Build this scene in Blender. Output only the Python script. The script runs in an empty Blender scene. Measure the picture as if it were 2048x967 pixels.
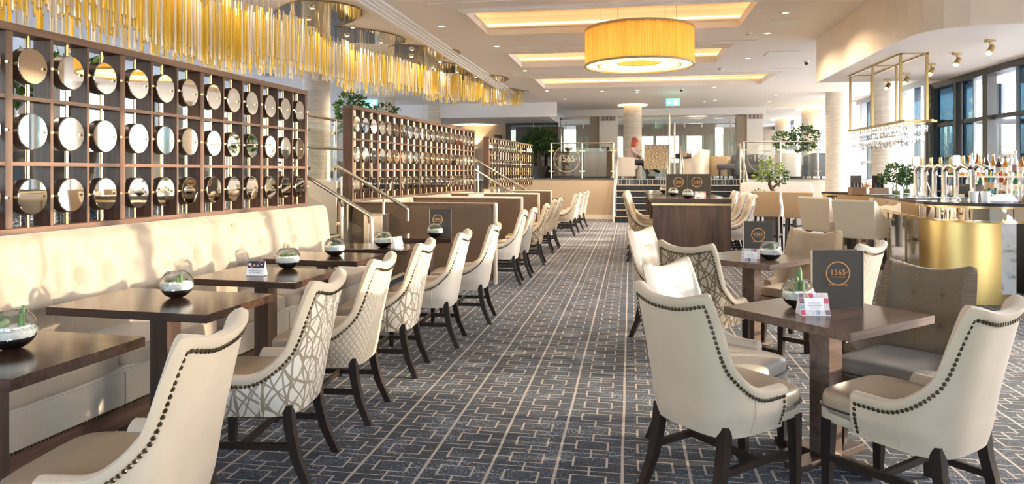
import bpy, math, random
from mathutils import Vector, Matrix
random.seed(7)
C = bpy.context.scene.collection
SC = bpy.context.scene
PI = math.pi
R = math.radians

# ---------------------------------------------------------------- camera
cam_d = bpy.data.cameras.new('camera'); cam = bpy.data.objects.new('camera', cam_d); C.objects.link(cam)
cam_d.sensor_width = 36.0; cam_d.lens = 36.0 * 1365 / 2048
cam_d.shift_y = -139.5 / 2048
cam_d.clip_start = 0.05; cam_d.clip_end = 400
YAW = math.atan(237 / 1365)
cam.location = (0, 0, 1.45); cam.rotation_euler = (R(90), 0, YAW)
SC.camera = cam

# ---------------------------------------------------------------- sky, sun, exposure
SUN_EL, SUN_AZ = R(6.5), math.atan2(0.998, 0.092)      # azimuth measured from +Y towards +X
w = bpy.data.worlds.new('world'); SC.world = w; w.use_nodes = True
wn = w.node_tree.nodes; wl = w.node_tree.links
bg = wn['Background']
sky = wn.new('ShaderNodeTexSky'); sky.sky_type = 'NISHITA'; sky.sun_disc = False
sky.sun_elevation = R(35); sky.sun_rotation = SUN_AZ; sky.air_density = 1.0; sky.dust_density = 2.2; sky.ozone_density = 1.0
wl.new(sky.outputs[0], bg.inputs[0]); bg.inputs[1].default_value = 0.95
sd = bpy.data.lights.new('sun', 'SUN'); sd.energy = 2.8; sd.angle = R(0.6); sd.color = (1.0, 0.80, 0.56)
so = bpy.data.objects.new('sun', sd); C.objects.link(so)
sv = Vector((math.sin(SUN_AZ) * math.cos(SUN_EL), math.cos(SUN_AZ) * math.cos(SUN_EL), math.sin(SUN_EL)))
so.rotation_euler = sv.to_track_quat('Z', 'Y').to_euler(); so.location = (30, 3, 6)
SC.view_settings.view_transform = 'Standard'; SC.view_settings.look = 'None'
SC.view_settings.gamma = 1.0; SC.view_settings.use_curve_mapping = False
SC.view_settings.exposure = 1.58

# ---------------------------------------------------------------- materials
class NT:
    def __init__(s, name):
        s.m = bpy.data.materials.new(name); s.m.use_nodes = True
        s.t = s.m.node_tree; s.n = s.t.nodes; s.p = s.n['Principled BSDF']; s.out = s.n['Material Output']
    def new(s, t, **kw):
        n = s.n.new(t)
        for k, v in kw.items(): setattr(n, k, v)
        return n
    def set(s, sock, v):
        if isinstance(v, (int, float)): sock.default_value = v
        elif isinstance(v, tuple): sock.default_value = v if len(v) == len(sock.default_value) else v + (1,)
        else: s.t.links.new(v, sock)
    def math(s, op, a, b=0.0, c=None):
        n = s.new('ShaderNodeMath', operation=op); s.set(n.inputs[0], a); s.set(n.inputs[1], b)
        if c is not None: s.set(n.inputs[2], c)
        return n.outputs[0]
    def mix(s, f, a, b):
        n = s.new('ShaderNodeMix', data_type='RGBA'); s.set(n.inputs[0], f); s.set(n.inputs[6], a); s.set(n.inputs[7], b)
        return n.outputs[2]
    def coord(s, kind='Object', scale=(1, 1, 1), rot=(0, 0, 0)):
        tc = s.new('ShaderNodeTexCoord'); mp = s.new('ShaderNodeMapping')
        s.t.links.new(tc.outputs[kind], mp.inputs[0]); mp.inputs['Scale'].default_value = scale; mp.inputs['Rotation'].default_value = rot
        return mp.outputs[0]
    def noise(s, vec, scale, detail=3, rough=.5, dist=0.0):
        n = s.new('ShaderNodeTexNoise'); s.set(n.inputs['Vector'], vec); n.inputs['Scale'].default_value = scale
        n.inputs['Detail'].default_value = detail; n.inputs['Roughness'].default_value = rough; n.inputs['Distortion'].default_value = dist
        return n.outputs[0]
    def wave(s, vec, scale, dist=0.0, dscale=1.0, axis='X', detail=2):
        n = s.new('ShaderNodeTexWave', bands_direction=axis); s.set(n.inputs['Vector'], vec); n.inputs['Scale'].default_value = scale
        n.inputs['Distortion'].default_value = dist; n.inputs['Detail Scale'].default_value = dscale; n.inputs['Detail'].default_value = detail
        return n.outputs['Fac']
    def ramp(s, f, pts):
        n = s.new('ShaderNodeValToRGB'); s.set(n.inputs[0], f); e = n.color_ramp.elements
        while len(e) < len(pts): e.new(.5)
        for i, (p, c) in enumerate(pts): e[i].position = p; e[i].color = c + (1,) if len(c) == 3 else c
        return n.outputs[0]
    def bump(s, h, strength=.3, dist=.01):
        n = s.new('ShaderNodeBump'); s.set(n.inputs['Height'], h); n.inputs['Strength'].default_value = strength; n.inputs['Distance'].default_value = dist
        s.t.links.new(n.outputs[0], s.p.inputs['Normal'])
    def base(s, col, rough=.5, metal=0.0, **kw):
        s.set(s.p.inputs['Base Color'], col); s.set(s.p.inputs['Roughness'], rough); s.set(s.p.inputs['Metallic'], metal)
        for k, v in kw.items(): s.set(s.p.inputs[k.replace('_', ' ')], v)
        return s.m

def plain(name, col, rough=.5, metal=0.0, var=0.0, vscale=6, bump=0, bscale=60, **kw):
    n = NT(name)
    if var:
        f = n.noise(n.coord(), vscale, 4)
        c = n.mix(f, tuple(max(0, x * (1 - var)) for x in col), tuple(min(1, x * (1 + var)) for x in col))
    else: c = col
    if bump: n.bump(n.noise(n.coord(), bscale, 3), bump, .004)
    return n.base(c, rough, metal, **kw)

def wood(name, dark, light, axis=(1, 14, 14), rough=.35, scale=2.2, **kw):
    n = NT(name); v = n.coord('Object', axis)
    g = n.noise(v, scale, 5, .6, .4); r = n.noise(v, scale * .35, 2, .5, .3)
    f = n.math('ADD', n.math('MULTIPLY', g, .6), n.math('MULTIPLY', r, .4))
    c = n.ramp(f, [(.3, dark), (.7, light)])
    n.bump(g, .08, .002)
    return n.base(c, rough, 0, **kw)

def emit(name, col, strength):
    n = NT(name); e = n.new('ShaderNodeEmission'); e.inputs[0].default_value = col + (1,); e.inputs[1].default_value = strength
    n.t.links.new(e.outputs[0], n.out.inputs[0]); return n.m

def thin_glass(name, tint=(.94, .97, .95), gloss=.10, rough=.0, edge=.5):
    n = NT(name); tr = n.new('ShaderNodeBsdfTransparent'); tr.inputs[0].default_value = tint + (1,)
    gl = n.new('ShaderNodeBsdfGlossy'); gl.inputs[1].default_value = rough
    lw = n.new('ShaderNodeLayerWeight'); lw.inputs[0].default_value = .3
    f = n.math('ADD', n.math('MULTIPLY', lw.outputs['Fresnel'], edge), gloss)
    mx = n.new('ShaderNodeMixShader'); n.t.links.new(f, mx.inputs[0]); n.t.links.new(tr.outputs[0], mx.inputs[1]); n.t.links.new(gl.outputs[0], mx.inputs[2])
    n.t.links.new(mx.outputs[0], n.out.inputs[0]); return n.m

def carpet_mat():
    n = NT('carpet'); g = n.new('ShaderNodeNewGeometry'); sp = n.new('ShaderNodeSeparateXYZ'); n.t.links.new(g.outputs['Position'], sp.inputs[0])
    wob = n.math('MULTIPLY', n.math('SUBTRACT', n.noise(g.outputs['Position'], 1.3, 2), .5), .012)
    def tri(x, ph, p):
        q = n.math('FRACT', n.math('ADD', n.math('DIVIDE', n.math('SUBTRACT', n.math('ADD', x, wob), ph), p), 100.5))
        return n.math('MULTIPLY', n.math('ABSOLUTE', n.math('SUBTRACT', q, .5)), p)
    a = tri(sp.outputs[0], -.04 + .16, .32)
    b = tri(sp.outputs[1], 3.222, .211)
    gt = lambda x, t: n.math('GREATER_THAN', x, t)
    lt = lambda x, t: n.math('LESS_THAN', x, t)
    near = lambda x, c, t: lt(n.math('ABSOLUTE', n.math('SUBTRACT', x, c)), t)
    mul = lambda x, y: n.math('MULTIPLY', x, y)
    mx = lambda *xs: xs[0] if len(xs) == 1 else n.math('MAXIMUM', xs[0], mx(*xs[1:]))
    L = mx(gt(a, .16 - .0075), mul(near(a, .083, .0055), lt(b, .058)), mul(near(b, .0555, .0035), lt(a, .0885)),
           mul(lt(a, .0055), gt(b, .0555)), gt(b, .1055 - .0032), mul(lt(b, .0028), gt(a, .083)))
    sc = n.new('ShaderNodeMapping'); n.t.links.new(g.outputs['Position'], sc.inputs[0]); sc.inputs['Scale'].default_value = (1.0, .35, 1)
    fl = n.noise(sc.outputs[0], 110, 3, .7); patch = n.noise(g.outputs['Position'], 3.5, 3)
    f = n.math('ADD', fl, n.math('MULTIPLY', n.math('SUBTRACT', patch, .5), .5))
    base = n.ramp(f, [(.36, (.011, .014, .021)), (.56, (.038, .050, .073)), (.74, (.32, .37, .44))])
    line = n.mix(n.noise(g.outputs['Position'], 60, 3), (.34, .29, .25), (.66, .57, .49))
    c = n.mix(L, base, line)
    n.bump(fl, .4, .004)
    return n.base(c, .9, 0, Sheen_Weight=.12, Sheen_Roughness=.4)

def riser_mat():
    n = NT('stair_carpet'); g = n.new('ShaderNodeNewGeometry'); sp = n.new('ShaderNodeSeparateXYZ'); n.t.links.new(g.outputs['Position'], sp.inputs[0])
    def ln(x, p, ph, t):
        q = n.math('FRACT', n.math('ADD', n.math('DIVIDE', x, p), ph)); return n.math('LESS_THAN', n.math('ABSOLUTE', n.math('SUBTRACT', q, .5)), t)
    L = n.math('MAXIMUM', ln(sp.outputs[0], .17, 20.1, .025), ln(sp.outputs[2], .1771, 20.05, .04))
    fl = n.noise(g.outputs['Position'], 70, 3, .7)
    c = n.mix(L, n.ramp(fl, [(.4, (.008, .009, .012)), (.7, (.035, .04, .055))]), (.05, .05, .052))
    return n.base(c, .95)

def bramble_mat(name, bg, line):
    n = NT(name); uv = n.coord('UV')
    def band(ang, sc, dist, ds, t):
        mp = n.new('ShaderNodeMapping'); n.t.links.new(uv, mp.inputs[0]); mp.inputs['Rotation'].default_value = (0, 0, R(ang)); mp.inputs['Scale'].default_value = (1, .9, 1)
        wv = n.wave(mp.outputs[0], sc, dist, ds, 'X', 1.0); return n.math('GREATER_THAN', wv, t)
    L = band(28, 4.4, 3.0, 1.5, .967)
    for a_, s_, d_, e_, t_ in ((50, 4.0, 3.2, 1.4, .972), (-38, 4.3, 3.0, 1.4, .967), (-60, 3.5, 3.2, 1.5, .972), (8, 3.0, 3.4, 1.2, .978), (-12, 2.8, 3.2, 1.4, .978)): L = n.math('MAXIMUM', L, band(a_, s_, d_, e_, t_))
    c = n.mix(L, bg, line)
    n.bump(n.noise(uv, 300, 2), .1, .002)
    return n.base(c, .7, 0, Sheen_Weight=.15)

def quilt_mat(name, col, dark, scale=13):
    n = NT(name); uv = n.coord('UV', (1, .8, 1))
    r1 = n.new('ShaderNodeMapping'); n.t.links.new(uv, r1.inputs[0]); r1.inputs['Rotation'].default_value = (0, 0, R(45))
    r2 = n.new('ShaderNodeMapping'); n.t.links.new(uv, r2.inputs[0]); r2.inputs['Rotation'].default_value = (0, 0, R(-45))
    a = n.wave(r1.outputs[0], scale); b = n.wave(r2.outputs[0], scale)
    h = n.math('MINIMUM', a, b)
    n.bump(h, .4, .005)
    c = n.mix(n.math('LESS_THAN', h, .07), col, dark)
    return n.base(c, .6, 0, Sheen_Weight=.2)

MT = {}
MT['carpet'] = carpet_mat(); MT['riser'] = riser_mat()
MT['ceil'] = plain('ceiling_paint', (.88, .83, .765), .7)
MT['wall'] = plain('wall_paint', (.62, .55, .46), .7, var=.03)
MT['white'] = plain('white_paint', (.86, .84, .80), .45)
MT['brownwall'] = plain('taupe_wall', (.36, .29, .22), .7, var=.05)
MT['bulk'] = plain('bulkhead_plaster', (.80, .68, .53), .45, var=.12, vscale=2.5)
nn = NT('column_plaster'); vv = nn.coord('Object', (1, 1, 22)); ff = nn.noise(vv, 2.5, 4, .6)
MT['column'] = nn.base(nn.ramp(ff, [(.3, (.52, .46, .38)), (.7, (.78, .71, .61))]), .6); nn.bump(ff, .25, .01)
MT['walnut'] = wood('walnut', (.042, .020, .013), (.19, .100, .068), (14, 14, 1), .38)
MT['walnut_h'] = wood('walnut_grain_along', (.05, .025, .016), (.21, .115, .08), (1, 14, 14), .38)
MT['table'] = wood('dark_table_wood', (.022, .012, .009), (.085, .046, .032), (1.2, 14, 14), .16, Specular_IOR_Level=.6)
MT['table_r'] = wood('mid_table_wood', (.075, .046, .034), (.19, .13, .10), (1.2, 14, 14), .2, Specular_IOR_Level=.6)
MT['pedestal'] = wood('table_leg_wood', (.03, .017, .012), (.095, .055, .038), (14, 14, 1), .4)
MT['leg'] = wood('ebonised_leg', (.010, .007, .006), (.040, .023, .016), (14, 14, 1), .3)
MT['panelwood'] = wood('crown_cut_oak', (.022, .011, .007), (.17, .088, .052), (7, 7, .8), .4, 1.6)
MT['velvet'] = plain('cream_velvet', (.60, .465, .32), .62, var=.10, vscale=9, bump=.12, bscale=220, Sheen_Weight=.35)
MT['cream'] = plain('cream_leather', (.60, .495, .37), .42, var=.05, bump=.06, bscale=180)
MT['whiteleather'] = plain('pale_leather', (.66, .58, .485), .4, var=.04, bump=.06, bscale=180)
MT['tan'] = plain('tan_leather', (.45, .32, .20), .42, var=.05, bump=.06, bscale=180)
MT['seatleather'] = plain('taupe_leather', (.38, .295, .205), .36, var=.08, bump=.06, bscale=140)
MT['olive'] = plain('olive_fabric', (.36, .30, .05), .7, var=.1)
MT['banq'] = plain('banquette_velvet', (.37, .295, .22), .6, var=.08, vscale=7, Sheen_Weight=.35)
MT['benchface'] = plain('bench_leather', (.50, .44, .36), .42, var=.04)
MT['booth'] = plain('booth_velvet', (.155, .09, .05), .6, var=.2, vscale=5, Sheen_Weight=.12)
MT['boothedge'] = plain('booth_piping_velvet', (.55, .45, .34), .55, Sheen_Weight=.3)
MT['bramble'] = bramble_mat('bramble_print', (.68, .60, .49), (.29, .22, .14))
MT['bramble_d'] = bramble_mat('bramble_print_gold', (.48, .39, .27), (.17, .11, .06))
MT['quilt'] = quilt_mat('diamond_quilt', (.58, .475, .35), (.36, .28, .19))
MT['quilt_b'] = quilt_mat('brown_quilt', (.185, .128, .072), (.13, .088, .05), 26)
MT['quilt_g'] = quilt_mat('grey_quilt', (.32, .28, .235), (.2, .17, .14), 20)
MT['piping'] = plain('dark_piping', (.02, .018, .02), .4)
MT['nail'] = plain('bronze_nail', (.16, .115, .07), .28, 1.0)
MT['brass'] = plain('polished_brass', (.86, .66, .36), .18, 1.0)
MT['brass_d'] = plain('aged_brass', (.50, .37, .17), .3, 1.0)
MT['steel'] = plain('brushed_steel', (.66, .60, .53), .24, 1.0)
MT['chrome'] = plain('chrome', (.85, .84, .82), .08, 1.0)
MT['mirror'] = plain('bronze_mirror', (.84, .80, .73), .02, 1.0)
MT['ceilmirror'] = plain('smoked_mirror', (.34, .28, .21), .06, 1.0)
MT['disc'] = plain('dark_disc_edge', (.055, .035, .025), .35)
MT['glass'] = thin_glass('clear_glass', (.95, .975, .96), .02, 0, .3)
nn = NT('frosted_streak_film'); fs_ = nn.noise(nn.coord('Object', (1, 1, .02)), 16, 3, .7); fz = nn.math('GREATER_THAN', fs_, .5)
tr_ = nn.new('ShaderNodeBsdfTransparent'); tl_ = nn.new('ShaderNodeBsdfTranslucent'); tl_.inputs[0].default_value = (.62, .66, .58, 1); mx_ = nn.new('ShaderNodeMixShader')
nn.t.links.new(nn.math('MULTIPLY', fz, .65), mx_.inputs[0]); nn.t.links.new(tr_.outputs[0], mx_.inputs[1]); nn.t.links.new(tl_.outputs[0], mx_.inputs[2]); nn.t.links.new(mx_.outputs[0], nn.out.inputs[0]); MT['film'] = nn.m
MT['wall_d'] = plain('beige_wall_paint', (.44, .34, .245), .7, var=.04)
MT['glassdark'] = thin_glass('smoked_glass', (.36, .39, .37), .10)
MT['bowl'] = thin_glass('bowl_glass', (.97, .985, .98), .06, 0, 1.0)
MT['blueglass'] = thin_glass('blue_tinted_glass', (.15, .215, .265), .04, 0, .25)
MT['winglass'] = thin_glass('window_glass', (.97, .985, 1.0), .02, 0, .25)
MT['soil'] = plain('black_soil', (.025, .024, .022), .9, bump=.8, bscale=90)
MT['pebble'] = plain('white_pebbles', (.82, .79, .74), .6, var=.1, vscale=60)
MT['cactus'] = plain('cactus_green', (.20, .25, .12), .55, var=.5, vscale=70)
MT['succ'] = plain('succulent_green', (.11, .20, .06), .5, var=.3, vscale=20)
MT['leaf'] = plain('leaf_green', (.045, .11, .022), .45, var=.5, vscale=4)
MT['leaf_l'] = plain('leaf_bright', (.20, .28, .045), .45, var=.4, vscale=4)
MT['bark'] = plain('bark', (.10, .065, .04), .9, bump=.6, bscale=40)
MT['pot'] = plain('dark_pot', (.05, .045, .04), .5)
MT['goldbar'] = plain('brushed_gold', (.80, .58, .24), .30, 1.0)
nn = NT('marble'); vv = nn.coord('Object'); ff = nn.noise(vv, 3, 6, .6, 1.5)
MT['marble'] = nn.base(nn.ramp(ff, [(.40, (.32, .33, .36)), (.52, (.66, .66, .68)), (.7, (.74, .74, .75))]), .2)
MT['counter'] = plain('black_granite', (.035, .035, .038), .12, var=.4, vscale=90)
MT['darkframe'] = plain('dark_window_frame', (.055, .05, .048), .35)
MT['greyframe'] = plain('grey_window_frame', (.30, .33, .36), .4)
MT['curtain'] = plain('sheer_curtain', (.88, .83, .75), .8)
nn = NT('sheer_curtain_cloth'); tl = nn.new('ShaderNodeBsdfTranslucent'); tl.inputs[0].default_value = (.92, .88, .82, 1); df = nn.new('ShaderNodeBsdfDiffuse'); df.inputs[0].default_value = (.90, .86, .80, 1)
mxs = nn.new('ShaderNodeMixShader'); mxs.inputs[0].default_value = .55; nn.t.links.new(df.outputs[0], mxs.inputs[1]); nn.t.links.new(tl.outputs[0], mxs.inputs[2]); nn.t.links.new(mxs.outputs[0], nn.out.inputs[0]); MT['curtain'] = nn.m
MT['menu'] = plain('menu_cloth', (.048, .040, .033), .7, var=.12, vscale=80, bump=.2, bscale=300)
MT['menu_edge'] = plain('menu_edge', (.62, .47, .34), .6)
MT['paper'] = plain('white_card', (.86, .84, .85), .5)
MT['copper'] = plain('copper_foil', (.72, .36, .13), .35, .6)
MT['greytext'] = plain('grey_ink', (.22, .21, .26), .6)
MT['etch'] = plain('etched_glass_mark', (.42, .39, .32), .6)
MT['led'] = emit('cove_light', (1.0, .62, .27), 1.5)
MT['lamp'] = emit('warm_lamp', (1.0, .74, .42), 4.0)
MT['spot'] = emit('spot_lamp', (1.0, .82, .58), 7.0)
MT['exit'] = emit('exit_sign_green', (.10, .75, .42), 1.6)
MT['exitw'] = emit('exit_sign_white', (.9, 1.0, .94), 2.2)
MT['crystal'] = thin_glass('crystal', (.98, .98, .97), .40, .05)
MT['skirt'] = plain('skirting_paint', (.72, .66, .58), .5)
MT['darkplastic'] = plain('black_plastic', (.03, .03, .032), .4)
MT['greysofa'] = plain('grey_sofa', (.10, .10, .105), .7, var=.1)
MT['tubgrey'] = plain('tub_fabric', (.46, .41, .37), .7, var=.06)
MT['skin'] = plain('skin', (.66, .42, .32), .5)
MT['redhair'] = plain('red_hair', (.42, .075, .03), .5, var=.3, vscale=40)
MT['mauve'] = plain('mauve_jacket', (.42, .32, .32), .8, var=.1)
MT['jeans'] = plain('dark_jeans', (.03, .035, .05), .8)
MT['shoe'] = plain('black_shoe', (.02, .02, .02), .5)
nn = NT('gold_glass'); pb = nn.base((.78, .60, .10), .12, 0, Specular_IOR_Level=.7); tl = nn.new('ShaderNodeBsdfTranslucent'); tl.inputs[0].default_value = (1.0, .82, .22, 1)
mxs = nn.new('ShaderNodeMixShader'); mxs.inputs[0].default_value = .45; nn.t.links.new(nn.p.outputs[0], mxs.inputs[1]); nn.t.links.new(tl.outputs[0], mxs.inputs[2]); nn.t.links.new(mxs.outputs[0], nn.out.inputs[0]); MT['goldrod'] = nn.m
nn = NT('silver_glass'); pb = nn.base((.80, .76, .70), .10, 0, Specular_IOR_Level=.8); tl = nn.new('ShaderNodeBsdfTransparent')
mxs = nn.new('ShaderNodeMixShader'); mxs.inputs[0].default_value = .22; nn.t.links.new(nn.p.outputs[0], mxs.inputs[1]); nn.t.links.new(tl.outputs[0], mxs.inputs[2]); nn.t.links.new(mxs.outputs[0], nn.out.inputs[0]); MT['clearrod'] = nn.m
nn = NT('pleated_shade'); pn_ = nn.noise(nn.coord('Object', (1, 1, .04)), 34, 3, .6); pb = nn.base(nn.ramp(pn_, [(.35, (.62, .34, .05)), (.6, (.93, .66, .18))]), .7, 0); tl = nn.new('ShaderNodeBsdfTranslucent'); tl.inputs[0].default_value = (1.0, .74, .24, 1)
mxs = nn.new('ShaderNodeMixShader'); mxs.inputs[0].default_value = .55; nn.t.links.new(nn.p.outputs[0], mxs.inputs[1]); nn.t.links.new(tl.outputs[0], mxs.inputs[2]); nn.t.links.new(mxs.outputs[0], nn.out.inputs[0]); MT['shade'] = nn.m
MT['nosing'] = plain('stair_nosing', (.62, .50, .34), .35, .4)
MT['bar_white'] = plain('white_china', (.86, .85, .83), .25)
MT['boxwood'] = plain('tan_box', (.26, .15, .09), .5, var=.15)
def bottle_mat(nm, col):
    n = NT(nm); return n.base(col, .08, 0, Transmission_Weight=.35, IOR=1.45)
BOT = [bottle_mat('bottle_amber', (.45, .20, .04)), bottle_mat('bottle_green', (.06, .22, .08)), bottle_mat('bottle_clear', (.75, .80, .78)), bottle_mat('bottle_dark', (.06, .03, .02)), bottle_mat('bottle_red', (.40, .05, .03)), bottle_mat('bottle_blue', (.10, .30, .45))]
BOTN = ['amber', 'green', 'clear', 'dark brown', 'red', 'blue']
for mm in bpy.data.materials: mm.diffuse_color = (.6, .6, .6, 1)

# ---------------------------------------------------------------- mesh helpers
class MB:
    def __init__(s): s.v = []; s.f = []; s.uv = {}
    def add(s, vs, fs, uvs=None):
        o = len(s.v); s.v += [tuple(p) for p in vs]; s.f += [tuple(i + o for i in f) for f in fs]
        if uvs:
            for i, u in enumerate(uvs): s.uv[o + i] = u
        return s
    def box(s, x0, x1, y0, y1, z0, z1, b=0.0):
        if b <= 0:
            vs = [(x, y, z) for x in (x0, x1) for y in (y0, y1) for z in (z0, z1)]
            return s.add(vs, [(0, 1, 3, 2), (4, 6, 7, 5), (0, 4, 5, 1), (2, 3, 7, 6), (0, 2, 6, 4), (1, 5, 7, 3)])
        c = ((x0 + x1) / 2, (y0 + y1) / 2, (z0 + z1) / 2); h = (abs(x1 - x0) / 2, abs(y1 - y0) / 2, abs(z1 - z0) / 2)
        b = min(b, min(h) * .95); vs = []; idx = {}
        for sx in (-1, 1):
            for sy in (-1, 1):
                for sz in (-1, 1):
                    for a in range(3):
                        d = [h[0] - b, h[1] - b, h[2] - b]; d[a] = h[a]
                        idx[sx, sy, sz, a] = len(vs); vs.append((c[0] + sx * d[0], c[1] + sy * d[1], c[2] + sz * d[2]))
        fs = []
        for a in range(3):
            o = [(-1, -1), (1, -1), (1, 1), (-1, 1)]
            for sg in (-1, 1):
                q = []
                for u, t in o:
                    k = [0, 0, 0]; k[a] = sg; k[(a + 1) % 3] = u; k[(a + 2) % 3] = t; q.append(idx[k[0], k[1], k[2], a])
                fs.append(tuple(q if sg > 0 else q[::-1]))
        for a in range(3):          # edge strips: edges along axis a, between faces b1,b2
            b1, b2 = (a + 1) % 3, (a + 2) % 3
            for s1 in (-1, 1):
                for s2 in (-1, 1):
                    def K(sa, ax):
                        k = [0, 0, 0]; k[a] = sa; k[b1] = s1; k[b2] = s2; return idx[k[0], k[1], k[2], ax]
                    q = [K(-1, b1), K(1, b1), K(1, b2), K(-1, b2)]
                    fs.append(tuple(q if s1 * s2 < 0 else q[::-1]))
        for sx in (-1, 1):
            for sy in (-1, 1):
                for sz in (-1, 1):
                    q = [idx[sx, sy, sz, a] for a in range(3)]; fs.append(tuple(q if sx * sy * sz > 0 else q[::-1]))
        return s.add(vs, fs)
    def obox(s, c, size, rz=0.0, b=0.0, M=None):
        t = MB(); t.box(-size[0] / 2, size[0] / 2, -size[1] / 2, size[1] / 2, -size[2] / 2, size[2] / 2, b)
        Mx = Matrix.Translation(c) @ (M if M else Matrix.Rotation(rz, 4, 'Z'))
        return s.add([tuple(Mx @ Vector(p)) for p in t.v], t.f)
    def merge(s, t, Mx=None):
        o = len(s.v)
        s.v += [tuple(Mx @ Vector(p)) for p in t.v] if Mx else t.v
        s.f += [tuple(i + o for i in f) for f in t.f]
        for k, u in t.uv.items(): s.uv[o + k] = u
        return s
    def loft(s, rings, cap=True, closed=True):
        n = len(rings[0]); vs = [p for r in rings for p in r]; fs = []
        for i in range(len(rings) - 1):
            for j in range(n if closed else n - 1):
                k = (j + 1) % n; fs.append((i * n + j, i * n + k, (i + 1) * n + k, (i + 1) * n + j))
        if cap: fs.append(tuple(range(n))[::-1]); fs.append(tuple((len(rings) - 1) * n + j for j in range(n)))
        return s.add(vs, fs)
    def tube(s, pts, r, n=8, cap=True):
        pts = [Vector(p) for p in pts]; rings = []; up = None
        for i, p in enumerate(pts):
            d = (pts[min(i + 1, len(pts) - 1)] - pts[max(i - 1, 0)]).normalized()
            if up is None: up = Vector((0, 0, 1)) if abs(d.z) < .9 else Vector((1, 0, 0))
            x = d.cross(up).normalized(); up = x.cross(d).normalized()
            rr = r[i] if isinstance(r, (list, tuple)) else r
            rings.append([tuple(p + (x * math.cos(2 * PI * j / n) + up * math.sin(2 * PI * j / n)) * rr) for j in range(n)])
        return s.loft(rings, cap)
    def sq(s, pts, hs):            # square-section loft, sections stay horizontal
        return s.loft([[(p[0] + a * h[0], p[1] + b * h[1], p[2]) for a, b in ((-1, -1), (1, -1), (1, 1), (-1, 1))] for p, h in zip(pts, hs)])
    def lathe(s, prof, n=20, c=(0, 0, 0), cap=True):
        rings = [[(c[0] + r * math.cos(2 * PI * j / n), c[1] + r * math.sin(2 * PI * j / n), c[2] + z) for j in range(n)] for r, z in prof]
        return s.loft(rings, cap)
    def ball(s, c, rx, ry=None, rz=None, n=10, m=6):
        ry = ry or rx; rz = rz or rx
        rings = [[(c[0] + rx * math.sin(PI * (i) / m) * math.cos(2 * PI * j / n), c[1] + ry * math.sin(PI * i / m) * math.sin(2 * PI * j / n), c[2] - rz * math.cos(PI * i / m)) for j in range(n)] for i in range(1, m)]
        s.loft(rings, False); o = len(s.v) - n * (m - 1); s.v += [(c[0], c[1], c[2] - rz), (c[0], c[1], c[2] + rz)]
        for j in range(n):
            k = (j + 1) % n; s.f.append((len(s.v) - 2, o + k, o + j)); s.f.append((len(s.v) - 1, o + (m - 2) * n + j, o + (m - 2) * n + k))
        return s
    def rbox(s, c, h, k=6, n=5):    # rounded soft box (superquadric)
        vs = {}; out = []; fs = []
        def vid(i, j, l):
            if (i, j, l) not in vs:
                p = [2 * i / n - 1, 2 * j / n - 1, 2 * l / n - 1]; p = [math.copysign(abs(math.sin(PI / 2 * q)), q) for q in p]
                d = sum(abs(q) ** k for q in p) ** (1 / k); vs[i, j, l] = len(out); out.append(tuple(c[t] + h[t] * p[t] / d for t in range(3)))
            return vs[i, j, l]
        for a in range(n):
            for b in range(n):
                for t in (0, n):
                    q = [(t, a, b), (t, a + 1, b), (t, a + 1, b + 1), (t, a, b + 1)]; w_ = [(a, t, b), (a, t, b + 1), (a + 1, t, b + 1), (a + 1, t, b)]; e = [(a, b, t), (a + 1, b, t), (a + 1, b + 1, t), (a, b + 1, t)]
                    for g in (q, w_, e):
                        ids = [vid(*x) for x in g]; fs.append(tuple(ids if t == n else ids[::-1]))
        return s.add(out, fs)
    def prism(s, poly, z0, z1):
        n = len(poly); vs = [(x, y, z0) for x, y in poly] + [(x, y, z1) for x, y in poly]
        return s.add(vs, [tuple(range(n))[::-1], tuple(range(n, 2 * n))] + [(i, (i + 1) % n, n + (i + 1) % n, n + i) for i in range(n)])
    def mesh(s, name, m=None, smooth=None):
        me = bpy.data.meshes.new(name); me.from_pydata(s.v, [], s.f)
        if s.uv:
            ul = me.uv_layers.new(name='UVMap')
            for lp in me.loops: ul.data[lp.index].uv = s.uv.get(lp.vertex_index, (0, 0))
        if m: me.materials.append(m)
        if smooth is not None:
            me.polygons.foreach_set('use_smooth', [True] * len(me.polygons)); me.set_sharp_from_angle(angle=R(smooth))
        return me
    def build(s, name, m, parent=None, smooth=40, loc=None, kind=None):
        o = bpy.data.objects.new(name, s.mesh(name, m, smooth)); C.objects.link(o)
        if parent: o.parent = parent
        if loc: o.location = loc
        if kind: o['kind'] = kind
        return o

def put(name, me, parent=None, loc=None, rot=None, kind=None):
    o = bpy.data.objects.new(name, me); C.objects.link(o)
    if parent: o.parent = parent
    if loc: o.location = loc
    if rot: o.rotation_euler = rot
    if kind: o['kind'] = kind
    return o
def thing(name, label, cat, loc=(0, 0, 0), rz=0.0, group=None):
    o = bpy.data.objects.new(name, None); C.objects.link(o); o.empty_display_size = .1
    o.location = loc; o.rotation_euler = (0, 0, rz); o['label'] = label; o['category'] = cat
    if group: o['group'] = group
    return o
def struct(name, mb, m, parent=None, smooth=None, loc=None):
    o = mb.build(name, m, parent, smooth, loc)
    if not parent: o['kind'] = 'structure'
    return o
def dup(root, loc, rz, label, group=None):
    def cp(o, par):
        c = o.copy(); C.objects.link(c)
        if par: c.parent = par
        for ch in kids.get(o.name, []): cp(ch, c)
        return c
    kids = {}
    def scan(o):
        kids[o.name] = list(o.children)
        for ch in o.children: scan(ch)
    scan(root)
    r = cp(root, None); r.location = loc; r.rotation_euler = (0, 0, rz); r['label'] = label
    if group: r['group'] = group
    return r
def face(fx, fy): return math.atan2(-fx, fy)        # yaw that turns local +Y to (fx, fy)
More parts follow.
